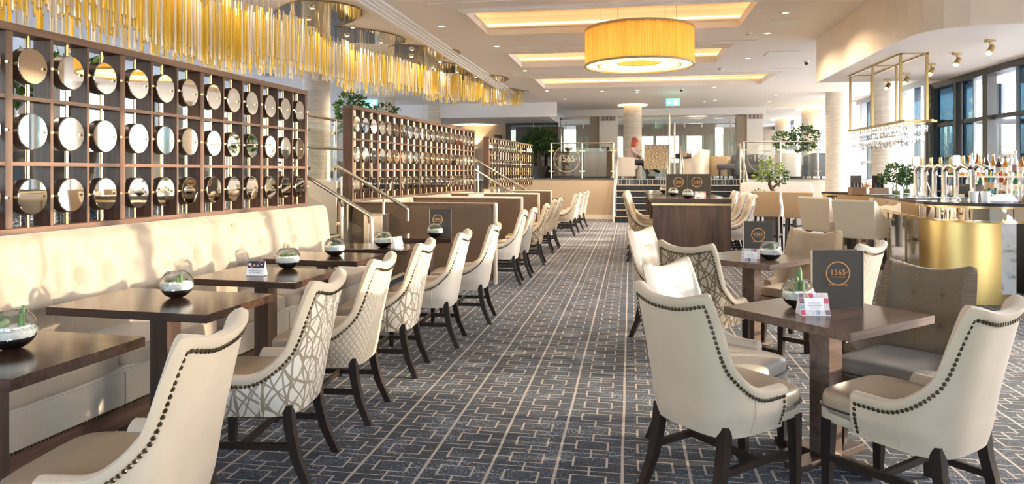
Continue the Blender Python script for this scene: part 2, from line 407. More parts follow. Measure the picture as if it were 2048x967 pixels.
def text_mesh(body, size, m, extrude=.0006, align='CENTER'):
    cu = bpy.data.curves.new('t', 'FONT'); cu.body = body; cu.size = size; cu.extrude = extrude; cu.align_x = align; cu.align_y = 'CENTER'; cu.resolution_u = 3
    o = bpy.data.objects.new('t', cu); C.objects.link(o); dg = bpy.context.evaluated_depsgraph_get(); me = bpy.data.meshes.new_from_object(o.evaluated_get(dg))
    bpy.data.objects.remove(o); bpy.data.curves.remove(cu); me.materials.clear(); me.materials.append(m); return me
ORD = ['first', 'second', 'third', 'fourth', 'fifth', 'sixth', 'seventh', 'eighth', 'ninth', 'tenth', 'eleventh', 'twelfth', 'thirteenth', 'fourteenth', 'fifteenth', 'sixteenth', 'seventeenth', 'eighteenth', 'nineteenth', 'twentieth']
# ================================================================ SETTING
ZC, PZ = 3.70, 1.24
BX = 5.15                                   # near window wall
# floor and raised platforms
struct('floor', MB().box(-12, 9, -4, 36, -.1, 0), MT['carpet'])
pm = MB()
pm.box(-12, -4.9, -4, 36, .001, PZ); pm.box(-4.9, -3.78, -4, 6.93, .001, PZ); pm.box(-4.9, -3.78, 8.42, 14.3, .001, PZ); pm.box(-4.9, -3.5, 15.9, 36, .001, PZ)
struct('floor_platform_left', pm, MT['carpet'])
struct('floor_platform_far', MB().box(-3.5, 9, 21.55, 36, .001, PZ), MT['carpet'])
# platform fronts (painted)
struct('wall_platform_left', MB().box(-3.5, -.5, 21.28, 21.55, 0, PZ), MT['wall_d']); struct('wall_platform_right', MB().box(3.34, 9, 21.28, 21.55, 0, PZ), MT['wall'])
struct('baseboard_platform', MB().box(-3.4, -.52, 21.255, 21.28, 0, .13).box(3.36, 6.8, 21.255, 21.28, 0, .13), MT['skirt'])
struct('trim_1', MB().box(-3.4, -.5, 21.24, 21.5, PZ, PZ + .025).box(3.34, 6.8, 21.24, 21.5, PZ, PZ + .025), MT['darkplastic'])
struct('wall_left_platform', MB().box(-3.78, -3.70, -4, 6.93, 0, 1.06).box(-3.78, -3.70, 8.42, 14.3, 0, 1.06).box(-3.5, -3.44, 15.9, 21.3, 0, 1.06), MT['brownwall'])
struct('wall_landing', MB().box(-4.9, -3.79, 8.405, 8.50, .64, 1.33).box(-4.9, -3.79, 15.885, 15.95, .64, 1.30).box(-4.9, -4.86, 6.93, 8.42, 0, PZ + .06).box(-4.9, -4.86, 14.3, 15.9, 0, PZ + .06), MT['wall'])
# ceiling with three coffers
COF = [(-2.25, 1.62, 9.2, 10.75), (-2.25, 1.70, 12.55, 14.15), (-2.23, 3.20, 16.0, 17.85)]
cm = MB(); x0, x1 = -12, 9
ys = [-4] + [q for c in COF for q in (c[2], c[3])] + [36]
for i in range(len(ys) - 1):
    a, b = ys[i], ys[i + 1]
    if i % 2 == 0: cm.box(x0, x1, a, b, ZC, ZC + .05)
    else:
        c = COF[i // 2]; cm.box(x0, c[0], a, b, ZC, ZC + .05); cm.box(c[1], x1, a, b, ZC, ZC + .05)
struct('ceiling', cm, MT['ceil'])
for k, (a, b, c, d) in enumerate(COF):
    t = thing('ceiling_coffer', '', '', ((a + b) / 2, (c + d) / 2, ZC)); del t['label']; del t['category']; t['kind'] = 'structure'
    hx, hy = (b - a) / 2, (d - c) / 2
    MB().box(-hx - .3, hx + .3, -hy - .3, hy + .3, .30, .34).box(-hx - .32, -hx - .3, -hy - .3, hy + .3, .04, .3).box(hx + .3, hx + .32, -hy - .3, hy + .3, .04, .3).box(-hx - .3, hx + .3, -hy - .32, -hy - .3, .04, .3).box(-hx - .3, hx + .3, hy + .3, hy + .32, .04, .3).build('coffer_recess', MT['ceil'], t, None)
    lip = MB()
    for (p, q, r, s_) in ((-hx - .3, hx + .3, hy, hy + .30), (-hx - .3, hx + .3, -hy - .30, -hy), (-hx - .3, -hx, -hy, hy), (hx, hx + .3, -hy, hy)):
        lip.box(p, q, r, s_, .045, .075)
    pass
    lip.build('cove_lip', MT['ceil'], t, None)
    fr = MB()
    for j, (w0, w1, z0) in enumerate(((.0, .035, -.055), (.035, .075, -.04), (.075, .11, -.025), (.11, .42, -.012))):
        for (p, q, r, s_) in ((-hx - w1, hx + w1, hy + w0, hy + w1), (-hx - w1, hx + w1, -hy - w1, -hy - w0), (-hx - w1, -hx - w0, -hy - w0, hy + w0), (hx + w0, hx + w1, -hy - w0, hy + w0)):
            fr.box(p, q, r, s_, z0, .0)
    fr.build('stepped_moulding', MT['ceil'], t, None)
    ls = MB(); e = .22
    ls.box(-hx - e, hx + e, hy + e - .03, hy + e, .14, .165).box(-hx - e, hx + e, -hy - e, -hy - e + .03, .14, .165).box(-hx - e, -hx - e + .03, -hy - e, hy + e, .14, .165).box(hx + e - .03, hx + e, -hy - e, hy + e, .14, .165)
    ls.build('cove_light', MT['led'], t, None)
# long stepped cornice over the banquettes
co = MB()
for w0, w1, z0 in ((0, .05, -.10), (.05, .10, -.075), (.10, .15, -.05), (.15, .22, -.03)): co.box(-3.42 + w0, -3.42 + w1, 1, 20.2, ZC + z0, ZC)
struct('trim_2', co, MT['white'])
# far fascia and the lower ceiling behind it
struct('trim_3', MB().box(-12, -2.35, 21.9, 22.1, 3.24, ZC).box(-2.35, 4.6, 24.7, 24.9, 3.46, ZC), MT['white'])
struct('ceiling_low', MB().box(-12, -2.6, 22.1, 25.75, 3.24, 3.3), MT['ceil'])
# back and left walls
struct('wall_back', MB().box(-12, -4.5, 25.6, 25.7, PZ, 3.3).box(4.6, 9, 35.6, 35.8, 0, ZC), MT['brownwall'])
for k, (xa, xb) in enumerate(((-1.12, -.46), (4.02, 4.56))):
    struct('wall_pier', MB().box(xa, xb, 24.95, 25.45, PZ, ZC), MT['white'])
struct('wall_pier', MB().box(-1.46, -1.12, 25.0, 25.4, PZ, ZC).box(3.68, 4.02, 25.0, 25.4, PZ, ZC), MT['brownwall'])
nw = MB().box(-12, BX + .25, -4.2, -4, 0, .7).box(-12, BX + .25, -4.2, -4, 3.1, ZC)
for a, b in ((-12, -5), (-1.6, -.6), (2.8, BX + .25)): nw.box(a, b, -4.2, -4, .7, 3.1)
struct('wall_near', nw, MT['wall'])  # unseen wall behind the camera, added to cut the light from there
wn2 = struct('window_30', MB().box(-5, -1.6, -4.15, -4.05, .7, .76).box(-.6, 2.8, -4.15, -4.05, .7, .76).box(-3.34, -3.26, -4.15, -4.05, .76, 3.1).box(1.06, 1.14, -4.15, -4.05, .76, 3.1), MT['darkframe'])  # unseen window openings, added to let fill light in behind the camera
for a, b in ((-5, -3.34), (-3.26, -1.6), (-.6, 1.06), (1.14, 2.8)): MB().box(a, b, -4.105, -4.1, .76, 3.1).build('pane', MT['winglass'], wn2, None)
# left wall with tall windows
lw = MB().box(-12, -11.8, -4, 36, PZ, 1.5).box(-12, -11.8, -4, 36, 3.3, ZC)
for y in range(-4, 37, 4): lw.box(-12, -11.8, y - .5, y + .5, 1.75, 3.3)
struct('wall_left', lw, MT['wall'])
for k, y in enumerate(range(-2, 34, 4)):
    o = struct('window_%d' % (k + 1), MB().box(-11.95, -11.9, y - 1.5, y - 1.42, 1.75, 3.3).box(-11.95, -11.9, y + 1.42, y + 1.5, 1.75, 3.3).box(-11.95, -11.9, y - .04, y + .04, 1.75, 3.3).box(-11.95, -11.9, y - 1.5, y + 1.5, 1.75, 1.82).box(-11.95, -11.9, y - 1.5, y + 1.5, 3.22, 3.3), MT['darkframe'])
    MB().box(-11.93, -11.925, y - 1.42, y + 1.42, 1.82, 3.22).build('pane', MT['winglass'], o, None)
# right window walls -------------------------------------------------
HEAD = 2.98
rw = MB().box(BX, BX + .25, 9.2, 12.95, 0, .78).box(BX, BX + .25, 6.75, 9.2, 0, 1.36).box(BX, BX + .25, 4.9, 6.75, .86, 1.40).box(BX, BX + .25, 3.9, 6.75, 0, .10).box(BX, BX + .25, 3.9, 4.9, .72, .84).box(BX, BX + .25, -4, 3.9, 0, 1.95).box(BX, BX + .25, -4, 12.95, HEAD, ZC).box(BX, 7.1, 12.95, 13.1, HEAD, ZC)  # sill heights and low opening out of view are shaped to steer the sun
struct('wall_right', rw, MT['wall'])
posts = [12.88, 12.0, 11.05, 9.6, 8.1, 6.55, 5.0, 3.45, 1.9, .3, -1.3, -2.9]
wf = struct('window_20', MB().box(BX - .03, BX + .22, -4, 12.95, HEAD - .10, HEAD).box(BX - .03, BX + .22, 9.2, 12.95, .78, .84), MT['darkframe'])
for i, y in enumerate(posts):
    h_ = .10 if i != 1 else .065
    MB().box(BX - .03, BX + .09, y - h_ * .75, y + h_ * .75, .84, HEAD - .1).build('window_post', MT['darkframe'], wf, None)
for a, b in zip(posts, posts[1:]):
    MB().box(BX + .02, BX + .12, b + .1, a - .1, 2.22, 2.28).build('transom', MT['darkframe'], wf, None)
    cut = [(b + .06, a - .06, 0)]
    if a == 12.0: cut = [(b + .06, 11.53, 0), (11.53, a - .06, 1)]
    if a == 11.05: cut = [(b + .06, 10.17, 0), (10.17, 10.42, 1), (10.42, a - .06, 0)]
    if a == 12.88: cut = [(b + .06, a - .06, 1)]
    for p, q, t_ in cut: MB().box(BX + .06, BX + .066, p, q, .84, HEAD - .1).build('tinted_pane' if t_ else 'pane', MT['blueglass' if t_ else 'winglass'], wf, None)
    if a < 12.2: MB().box(BX + .03, BX + .07, (a + b) / 2 - .015, (a + b) / 2 + .015, .84, HEAD - .1).build('mullion', MT['greyframe'], wf, None)
MB().box(BX + .06, BX + .066, 3.95, 6.7, .1, .86).build('pane', MT['winglass'], wf, None)  # pane of the unseen low opening added to let sun reach the floor
# glazed return with a door, then the far window wall
wr = struct('window_21', MB().box(BX, 7.0, 12.97, 13.07, 2.28, 2.36).box(BX, BX + .1, 12.97, 13.07, 0, 2.63).box(6.9, 7.0, 12.97, 13.07, 0, 2.63).box(6.1, 6.16, 12.97, 13.07, 0, 2.63), MT['darkframe'])
MB().box(BX + .1, 6.1, 13.0, 13.01, 0, 2.28).build('pane', MT['winglass'], wr, None)
MB().box(6.16, 6.9, 13.0, 13.01, 0, 2.28).build('pane', MT['winglass'], wr, None)
WX = 7.0
wf2 = struct('window_22', MB().box(WX, WX + .15, 13.1, 35.6, 3.55, ZC).box(WX, WX + .15, 13.1, 35.6, 0, .12), MT['greyframe'])
y = 13.2; k = 0
while y < 35:
    MB().box(WX - .04, WX + .16, y - .06, y + .06, .1, 3.6).build('window_post', MT['greyframe'], wf2, None)
    MB().box(WX, WX + .1, y + .06, y + 1.49, 1.72, 1.79).build('transom', MT['greyframe'], wf2, None)
    y += 1.55; k += 1
edges = [13.15]; blue = [(14.6, 15.1), (16.2, 16.6), (17.55, 18.05), (18.3, 18.7), (21.7, 22.2), (23.25, 23.9), (26.2, 26.8), (27.9, 28.5), (31.9, 32.8)]
for a, b in blue: edges += [a, b]
edges.append(35.4)
for i, (a, b) in enumerate(zip(edges, edges[1:])): MB().box(WX + .05, WX + .056, a, b, .1, 3.6).build('tinted_pane' if i % 2 else 'pane', MT['blueglass' if i % 2 else 'winglass'], wf2, None)
# ground outside
struct('ground', MB().box(5.5, 90, -60, 90, -.9, -.8).box(-90, -12.2, -60, 90, -.9, -.8), plain('outside_paving', (.80, .77, .72), .8, var=.06))
# columns
def column(x, y, r, z0, glow=False):
    o = struct('column', MB().lathe([(r, z0), (r, ZC)], 32, (x, y, 0), False), MT['column'], None, 60)
    if glow: MB().lathe([(r + .02, ZC - .03), (r + .18, ZC - .03), (r + .20, ZC - .012), (r + .02, ZC - .012)], 32, (x, y, 0)).build('halo_light', MT['led'], o)
column(.07, 23.2, .30, PZ, True)
for (x, y, r, g) in ((-6.78, 14.0, .30, 0), (-7.4, 19.9, .30, 0), (-6.5, 22.0, .28, 0), (5.76, 20.6, .30, 0), (5.45, 16.0, .26, 0), (6.35, 25.9, .30, 1), (6.3, 30.2, .30, 1)):
    column(x, y, r, 0 if x > 0 else PZ, g)
# bulkhead over the bar
bp = [(3.12, 12.35), (3.06, 8.75), (3.08, 8.35), (3.14, 8.1), (3.28, 7.93), (3.5, 7.84), (3.95, 7.78), (BX, 7.75), (BX, 12.35)]
struct('ceiling_bulkhead', MB().prism(bp, 2.98, ZC + .01), MT['bulk'])
struct('ceiling_soffit', MB().prism([(x + (.004 if x < 4 else 0), y) for x, y in bp], 2.972, 2.981), MT['ceil'])
# stairs ----------------------------------------------------------------
def stair(name, x0, x1, y0, n, run, rise, ztop):
    sm = MB(); ns = MB()
    for i in range(n):
        yy = y0 + i * run; z1 = (i + 1) * rise
        sm.box(x0, x1, yy, y0 + n * run + .02, i * rise + .001, z1)
        ns.box(x0, x1, yy - .012, yy + .03, z1 - .018, z1 + .004)
    o = struct(name, sm, MT['riser'])
    ns.build('stair_nosing', MT['nosing'], o, None)
    return o
stair('stairs', -.45, 3.30, 19.86, 7, .282, PZ / 7, PZ)
struct('trim_4', MB().add([(-.5, 19.8, 0), (-.5, 21.3, 0), (-.5, 21.3, PZ), (-.5, 19.8, .2), (-.45, 19.8, 0), (-.45, 21.3, 0), (-.45, 21.3, PZ), (-.45, 19.8, .2)], [(0, 3, 2, 1), (4, 5, 6, 7), (0, 4, 7, 3), (2, 6, 5, 1), (3, 7, 6, 2)]).add([(3.30, 19.8, 0), (3.30, 21.3, 0), (3.30, 21.3, PZ), (3.30, 19.8, .2), (3.35, 19.8, 0), (3.35, 21.3, 0), (3.35, 21.3, PZ), (3.35, 19.8, .2)], [(0, 3, 2, 1), (4, 5, 6, 7), (0, 4, 7, 3), (2, 6, 5, 1), (3, 7, 6, 2)]), MT['skirt'])
def side_stair(ya, yb, xs, n, run, rise):
    sm = MB(); ns = MB()
    for i in range(n):
        sm.box(-4.86, xs - i * run, ya, yb, i * rise + .001, (i + 1) * rise); ns.box(xs - i * run - .03, xs - i * run + .012, ya, yb, (i + 1) * rise - .018, (i + 1) * rise + .004)
    o = struct('stairs', sm, MT['riser']); ns.build('stair_nosing', MT['nosing'], o, None)
side_stair(6.95, 8.40, -2.86, 4, .29, .16)
side_stair(14.32, 15.88, -2.75, 4, .29, .16)
# glass wall of the far lounge
gw = struct('window_23', MB().box(-2.55, -1.46, 25.1, 25.2, 3.36, 3.46).box(-.46, 3.7, 25.1, 25.2, 3.36, 3.46).box(-2.57, -2.52, 25.1, 25.2, PZ, 3.46), MT['steel'])
for a, b in ((-2.52, -1.46), (-.46, .6), (.6, 1.66), (1.66, 2.7), (2.7, 3.68)):
    MB().box(a + .008, b - .008, 25.14, 25.152, PZ + .02, 3.36).build('pane', MT['glass'], gw, None)
gd = struct('window_24', MB().box(-4.5, -4.44, 24.6, 24.66, PZ, 3.24).box(-2.62, -2.57, 24.6, 24.66, PZ, 3.24), MT['darkframe'])
for a, b in ((-4.44, -3.5), (-3.48, -2.62)): MB().box(a, b, 24.62, 24.63, PZ, 3.24).build('pane', MT['glassdark'], gd, None)
struct('wall_behind_glass', MB().box(-4.5, -2.6, 26.8, 26.9, PZ, 3.24), MT['brownwall'])
for a, b in ((-2.52, -1.46), (-.46, .6), (.6, 1.66), (1.66, 2.7), (2.7, 3.68)): MB().box(a + .03, b - .03, 25.128, 25.132, PZ + .05, 2.78).build('frosted_film', MT['film'], gw, None)
MB().tube([(-2.5, 25.08, 3.18), (-1.46, 25.08, 3.18)], .014, 6).build('track_rail', MT['steel'], gw); MB().tube([(-.46, 25.08, 3.18), (3.68, 25.08, 3.18)], .014, 6).build('track_rail', MT['steel'], gw)
for x in (-2.35, -1.7, -.2, .4, .9, 1.4, 1.9, 2.5, 3.0, 3.5): MB().box(x - .025, x + .025, 25.06, 25.14, 3.05, 3.3).build('glass_fitting', MT['steel'], gw, None)
# window band of the far lounge: bright openings in a dark frame
fb = MB().box(-2.6, 3.9, 33.0, 33.1, PZ, 1.9).box(-2.6, 3.9, 33.0, 33.1, 3.15, ZC)
for a, b in ((-2.6, -1.9), (-.35, .1), (1.05, 1.2), (2.25, 2.6), (3.3, 3.9)): fb.box(a, b, 33.0, 33.1, 1.9, 3.15)
struct('wall_far_lounge', fb, MT['brownwall'])
struct('door_1', MB().box(5.2, 6.1, 35.5, 35.6, PZ, 3.2), MT['panelwood'])
# ================================================================ DINING CHAIRS
def chair_meshes():
    P = []
    a, b = .262, .27
    for i in range(61):
        ph = -PI / 2 + PI * i / 60
        x = math.copysign(abs(math.sin(ph)) ** (2 / 3.4), math.sin(ph)) * a; y = -math.copysign(abs(math.cos(ph)) ** (2 / 3.4), 1) * b + .0
        P.append((x, y))
    P = [(-a, .12)] + [(-a, .06)] + P + [(a, .06)] + [(a, .12)]
    L = [0]
    for p, q in zip(P, P[1:]): L.append(L[-1] + math.dist(p, q))
    T = L[-1]
    def at(s):
        s = min(max(s, 0), T)
        for i in range(len(L) - 1):
            if s <= L[i + 1] + 1e-9:
                t = (s - L[i]) / max(1e-9, L[i + 1] - L[i]); return (P[i][0] + (P[i + 1][0] - P[i][0]) * t, P[i][1] + (P[i + 1][1] - P[i][1]) * t)
        return P[-1]
    def nrm(s):
        p, q = at(s - .012), at(s + .012); d = math.hypot(q[0] - p[0], q[1] - p[1]); return ((q[1] - p[1]) / d, -(q[0] - p[0]) / d)
    sm = lambda t: max(0, min(1, t)) ** 2 * (3 - 2 * max(0, min(1, t)))
    def zt(s):
        u = abs(s - T / 2)
        z = .915 + .038 * sm(u / .235) ** 1.5
        if u > .20:
            q = sm((u - .228) / .060); q2 = min(1, max(0, (u - .262) / .20)); z = z - (z - .69) * q if u < .288 else .69
            z -= .165 * (1 - (1 - q2) ** 2.2)
        return z
    def zn(s):
        return min(zt(min(max(s + d_, 0), T)) - math.sqrt(max(0, .042 ** 2 - d_ * d_)) for d_ in [(-.042 + .0084 * k) for k in range(11)])
    def pos(s, z, off, zref=None):
        p = at(s); n = nrm(s)
        ln = .215 * max(0, z - .46) ** 1.12 * 1.1
        wide = 1 + .05 * max(0, z - .5)
        tuck = -.028 * sm((.44 - z) / .11)
        o = off + (tuck if off > -.03 else 0)
        return (p[0] * wide + n[0] * o, p[1] - ln + n[1] * o, z)
    S = sorted({round(q, 4) for q in [T * i / 34 for i in range(35)] + [T / 2 + sg * (.218 + .0075 * k) for k in range(15) for sg in (-1, 1)]})
    S = [S[0]] + [b for a, b in zip(S, S[1:]) if b - a > .0035]; S[-1] = T; N = len(S)
    NZ = 9; ZB = .33
    outer, rim = MB(), MB()
    vo, uo = [], []
    for s in S:
        top = zn(s) + .003
        for j in range(NZ + 1):
            z = ZB + (top - ZB) * j / NZ; vo.append(pos(s, z, 0)); uo.append((s, z))
    fo = [(i * (NZ + 1) + j, (i + 1) * (NZ + 1) + j, (i + 1) * (NZ + 1) + j + 1, i * (NZ + 1) + j + 1) for i in range(N - 1) for j in range(NZ)]
    outer.add(vo, fo, uo)
    NI = 12; K = 6 + NI + 1
    vr, ur = [], []
    BT = [(.075, .78), (-.075, .78), (.075, .62), (-.075, .62)]
    for s in S:
        t = zt(s)
        m_ = zn(s); row = [(m_, .0015), (m_ + (t - m_) * .3, .009), (t - min(.010, (t - m_) * .2), .006), (t, -.014), (t - .003, -.038), (t - .02, -.056)]
        pts = [pos(s, z, o) for z, o in row]
        for j in range(NI + 1):
            z = t - .05 + (.42 - (t - .05)) * j / NI; p = pos(s, z, -.062)
            d = 0
            if abs(s - T / 2) < .2:
                for bx, bz in BT: d += .040 * math.exp(-((p[0] - bx) ** 2 + (z - bz) ** 2) / (2 * .032 ** 2)) + .010 * math.exp(-((z - bz) / .014) ** 2) * (abs(p[0]) < .075)
                d -= .014 * math.cos(PI * min(1, abs(p[0]) / .21) / 2) * sm((z - .45) / .15)
            n = nrm(s); pts.append((p[0] + n[0] * d, p[1] + n[1] * d, z))
        vr += pts; ur += [(s, q[2]) for q in pts]
    fr = [(i * K + j, (i + 1) * K + j, (i + 1) * K + j + 1, i * K + j + 1) for i in range(N - 1) for j in range(K - 1)]
    rim.add(vr, fr, ur)
    for i, rev in ((0, 0), (N - 1, 1)):       # front ends of the arms
        pl = [outer.v[i * (NZ + 1) + j] for j in range(NZ + 1)] + [vr[i * K + j] for j in range(K)] + [pos(S[i], ZB, -.055)]
        rim.add(pl, [tuple(range(len(pl))) if rev else tuple(range(len(pl)))[::-1]], [(S[i], q[2]) for q in pl])
    nails = MB()
    def nail(p, n):
        u = Vector((0, 0, 1)); n = Vector((n[0], n[1], 0)).normalized(); x = n.cross(u).normalized(); p = Vector(p); r = .0094
        ring = [tuple(p + (x * math.cos(2 * PI * k / 6) + u * math.sin(2 * PI * k / 6)) * r) for k in range(6)]
        r2 = [tuple(p + n * .0042 + (x * math.cos(2 * PI * k / 6) + u * math.sin(2 * PI * k / 6)) * r * .6) for k in range(6)]
        nails.loft([ring, r2]); 
    path = []
    for i in range(1600):
        s = .022 + (T - .044) * i / 1599; path.append((pos(s, zn(s) - .007, .003), nrm(s)))
    for s in (.022, T - .022):
        for i in range(40): path.append((pos(s, zn(s) - .007 + (ZB + .02 - zn(s) + .007) * i / 39, .003), nrm(s)))
    last = None
    for p, n in path:
        if last is None or math.dist(p, last) > .0196: nail(p, n); last = p
    seam = []
    for sg in (-1, 1):
        s = T / 2 + sg * .37; seam.append(MB()); seam[-1].tube([pos(s + sg * (.5 - (z - .34)) * 0, .34 + (zn(s) - .012 - .34) * i / 6, .001) for i, z in enumerate([0] * 7)], .0028, 5)
    seat = MB().rbox((0, .045, .432), (.248, .262, .062), 5, 8)
    base = MB().rbox((0, .075, .385), (.232, .222, .045), 9, 6)
    pip = MB(); loop = []
    for i in range(33):
        t = 2 * PI * i / 32; cx, sy = math.cos(t), math.sin(t); e = 2 / 6
        loop.append((.249 * math.copysign(abs(cx) ** e, cx), .045 + .263 * math.copysign(abs(sy) ** e, sy), .418))
    pip.tube(loop, .0048, 5)
    legs = []
    for sx in (-1, 1):
        legs.append(MB().sq([(sx * .205, .25, .36), (sx * .205, .255, .2), (sx * .205, .26, 0)], [(.024, .024), (.021, .021), (.016, .016)]))
    for sx in (-1, 1):
        legs.append(MB().sq([(sx * .185, -.195, .38), (sx * .19, -.205, .27), (sx * .195, -.235, .14), (sx * .205, -.295, .0)], [(.027, .022), (.024, .021), (.021, .021), (.017, .019)]))
    st = MB().obox((0, .02, .185), (.022, .47, .03))
    st2 = MB().obox((0, .02, .185), (.39, .022, .03))
    btn = MB().ball((0, 0, 0), .014, .010, .014, 10, 5)
    bp = []
    for bx, bz in BT:
        sb = T / 2 + bx; p = pos(sb, bz, -.050); bp.append((bx, p[1] - .012, bz))
    return dict(outer=outer, rim=rim, nails=nails, seam=seam, seat=seat, base=base, pip=pip, legs=legs, st=st, st2=st2, btn=btn, bp=bp)
CHM = chair_meshes()
_leg = [l.mesh('leg', MT['leg'], 30) for l in CHM['legs']]; _nail = CHM['nails'].mesh('nailhead_trim', MT['nail'], 40); _st = CHM['st'].mesh('stretcher', MT['leg']); _st2 = CHM['st2'].mesh('cross_stretcher', MT['leg'])
_pip = CHM['pip'].mesh('piping', MT['piping'], 60)
def make_chair(outer, inner, seat, loc, f, label, group=None, s=1.0, pip=True, detail=True):
    t = thing('dining_chair', label, 'chair', (loc[0], loc[1], loc[2] if len(loc) > 2 else 0), face(*f), group); t.scale = (s, s, s)
    put('outer_back', CHM['outer'].mesh('outer_back', MT[outer], 50), t)
    put('inner_back', CHM['rim'].mesh('inner_back', MT[inner], 50), t)
    put('seat_cushion', CHM['seat'].mesh('seat_cushion', MT[seat], 60), t); put('seat_rail', CHM['base'].mesh('seat_rail', MT[inner], 60), t)
    if pip: put('piping', _pip, t)
    put('nailhead_trim', _nail, t, kind='stuff'); [put('side_seam', q.mesh('side_seam', MT[outer]), t) for q in CHM['seam']]
    for l in _leg: put('leg', l, t)
    put('side_stretcher', _st, t, (.198, 0, 0)); put('side_stretcher', _st, t, (-.198, 0, 0)); put('cross_stretcher', _st2, t)
    bm = CHM['btn'].mesh('tuft_button', MT[inner], 60)
    for p in CHM['bp']: put('tuft_button', bm, t, p)
    return t
LF = (-.995, -.08)
G1 = 'dining chairs along the banquette tables'
make_chair('velvet', 'velvet', 'seatleather', (-1.70, 2.06), (-.985, -.12), 'cream velvet dining chair nearest the camera on the left, nailhead edge, at the front table', G1)
make_chair('bramble', 'velvet', 'seatleather', (-1.775, 3.10), (-.99, -.11), 'dining chair with large bramble print back, second nearest in the left row', G1)
make_chair('quilt', 'velvet', 'seatleather', (-1.79, 3.90), LF, 'dining chair with fine diamond quilted back, third in the left row', G1)
make_chair('bramble', 'velvet', 'seatleather', (-1.80, 4.80), LF, 'bramble print dining chair between the quilted chair and the plain cream chairs', G1)
make_chair('whiteleather', 'cream', 'seatleather', (-1.72, 5.66), LF, 'plain cream dining chair with the sun across its upper back, fifth in the left row', G1)
make_chair('whiteleather', 'cream', 'seatleather', (-1.63, 6.56), LF, 'plain cream dining chair by the first brown booth partition, sixth in the left row', G1)
G2 = 'dining chairs beside the booths'
make_chair('whiteleather', 'whiteleather', 'seatleather', (-1.70, 8.84), LF, 'pale smooth dining chair at the first booth, in front of a quilted one', G2)
make_chair('quilt_g', 'whiteleather', 'seatleather', (-1.66, 9.50), LF, 'grey quilted dining chair just behind the pale one at the first booth', G2)
make_chair('bramble_d', 'velvet', 'olive', (-1.63, 10.72), LF, 'gold bramble print dining chair with an olive yellow seat', G2)
make_chair('cream', 'cream', 'seatleather', (-1.68, 12.35), LF, 'cream dining chair just past the olive seated chair', G2)
make_chair('whiteleather', 'whiteleather', 'seatleather', (-1.66, 13.2), LF, 'pale grey dining chair behind the cream one at the last booth', G2)
for i, (x, y) in enumerate(((-1.55, 15.6), (-1.52, 16.5), (-1.48, 17.4), (-1.44, 18.4))):
    make_chair('whiteleather', 'whiteleather', 'seatleather', (x, y), LF, 'white sunlit dining chair, %s of the four white ones before the far wall' % ORD[i], 'white chairs before the far wall')
# right-hand group
G3 = 'dining chairs around the near square table'
make_chair('velvet', 'velvet', 'seatleather', (.41, 3.26), (.74, .67), 'cream velvet dining chair seen from behind, left front corner of the near square table', G3)
make_chair('velvet', 'velvet', 'seatleather', (1.19, 3.185), (-.67, .74), 'cream velvet dining chair at the right edge, before the near square table', G3)
make_chair('whiteleather', 'whiteleather', 'whiteleather', (.46, 3.79), (.80, -.60), 'pale buttoned dining chair facing the camera behind the front cream chair', G3)
make_chair('quilt_b', 'quilt_b', 'quilt_g', (1.42, 3.88), (-.66, -.75), 'brown quilted dining chair with four buttons, facing the camera at the near square table', G3)
G4 = 'dining chairs around the second square table'
make_chair('bramble_d', 'cream', 'seatleather', (.56, 5.32), (.53, .85), 'bramble print dining chair with its back to the camera at the second square table', G4)
make_chair('cream', 'cream', 'seatleather', (.36, 6.12), (.86, -.50), 'cream dining chair seen edge on, left of the second square table', G4)
make_chair('quilt', 'whiteleather', 'seatleather', (1.46, 5.47), (-.77, .64), 'white quilted dining chair lit from behind, right of the tall menu', G4)
make_chair('tan', 'tan', 'tan', (1.42, 6.12), (-.58, -.81), 'tan leather buttoned dining chair facing the camera, beyond the second square table', G4)
# counter chairs at the high tables
G5 = 'counter chairs at the high tables'
for i, y in enumerate((11.45, 12.25, 13.3)):
    make_chair('bramble_d', 'cream', 'seatleather', (.30, y, .0), (1, -.05), 'high dining chair with bramble back, left side of the high tables, %s from the camera' % ORD[i], G5, 1.16)
for i, y in enumerate((11.45, 12.3, 13.3)):
    make_chair('whiteleather', 'whiteleather', 'seatleather', (1.56, y, .0), (-1, .04), 'high dining chair with pale back, right side of the high tables, %s from the camera' % ORD[i], G5, 1.16)

# ================================================================ TABLES
def make_table(loc, rz, sx, sy, label, top='table', group=None, off=(0, 0)):
    t = thing('dining_table', label, 'table', (loc[0], loc[1], 0), rz, group)
    MB().box(-sx / 2, sx / 2, -sy / 2, sy / 2, .708, .75, .0025).build('tabletop', MT[top], t, None)
    px, py = off
    MB().box(px - .055, px + .055, py - .055, py + .055, .035, .708, .003).build('pedestal', MT['pedestal' if top == 'table' else top], t, None)
    MB().box(px - .2, px + .2, py - .2, py + .2, .69, .708).build('support_plate', MT['pedestal'], t, None)
    MB().box(px - .27, px + .27, py - .045, py + .045, .002, .036, .003).build('foot_bar', MT['pedestal'], t, None)
    MB().box(px - .045, px + .045, py - .27, py + .27, .002, .038, .003).build('foot_bar', MT['pedestal'], t, None)
    return t
TL = [(-2.52, 2.31, .94, .62), (-2.51, 3.36, .95, .60), (-2.48, 4.35, .80, .61), (-2.51, 5.35, .82, .54), (-2.37, 6.13, .80, .50), (-2.20, 7.22, .72, .56)]
for i, (x, y, sx, sy) in enumerate(TL):
    make_table((x, y), R(-2.4), sx, sy, 'dark brown wooden table, %s from the camera along the banquette' % ORD[i], 'table', 'tables along the banquette')
for i, (x, y) in enumerate(((-2.35, 9.35), (-2.35, 11.5), (-2.35, 13.5))):
    make_table((x, y), 0, .95, .6, 'dark brown wooden table inside the %s booth' % ORD[i], 'table', 'booth tables')
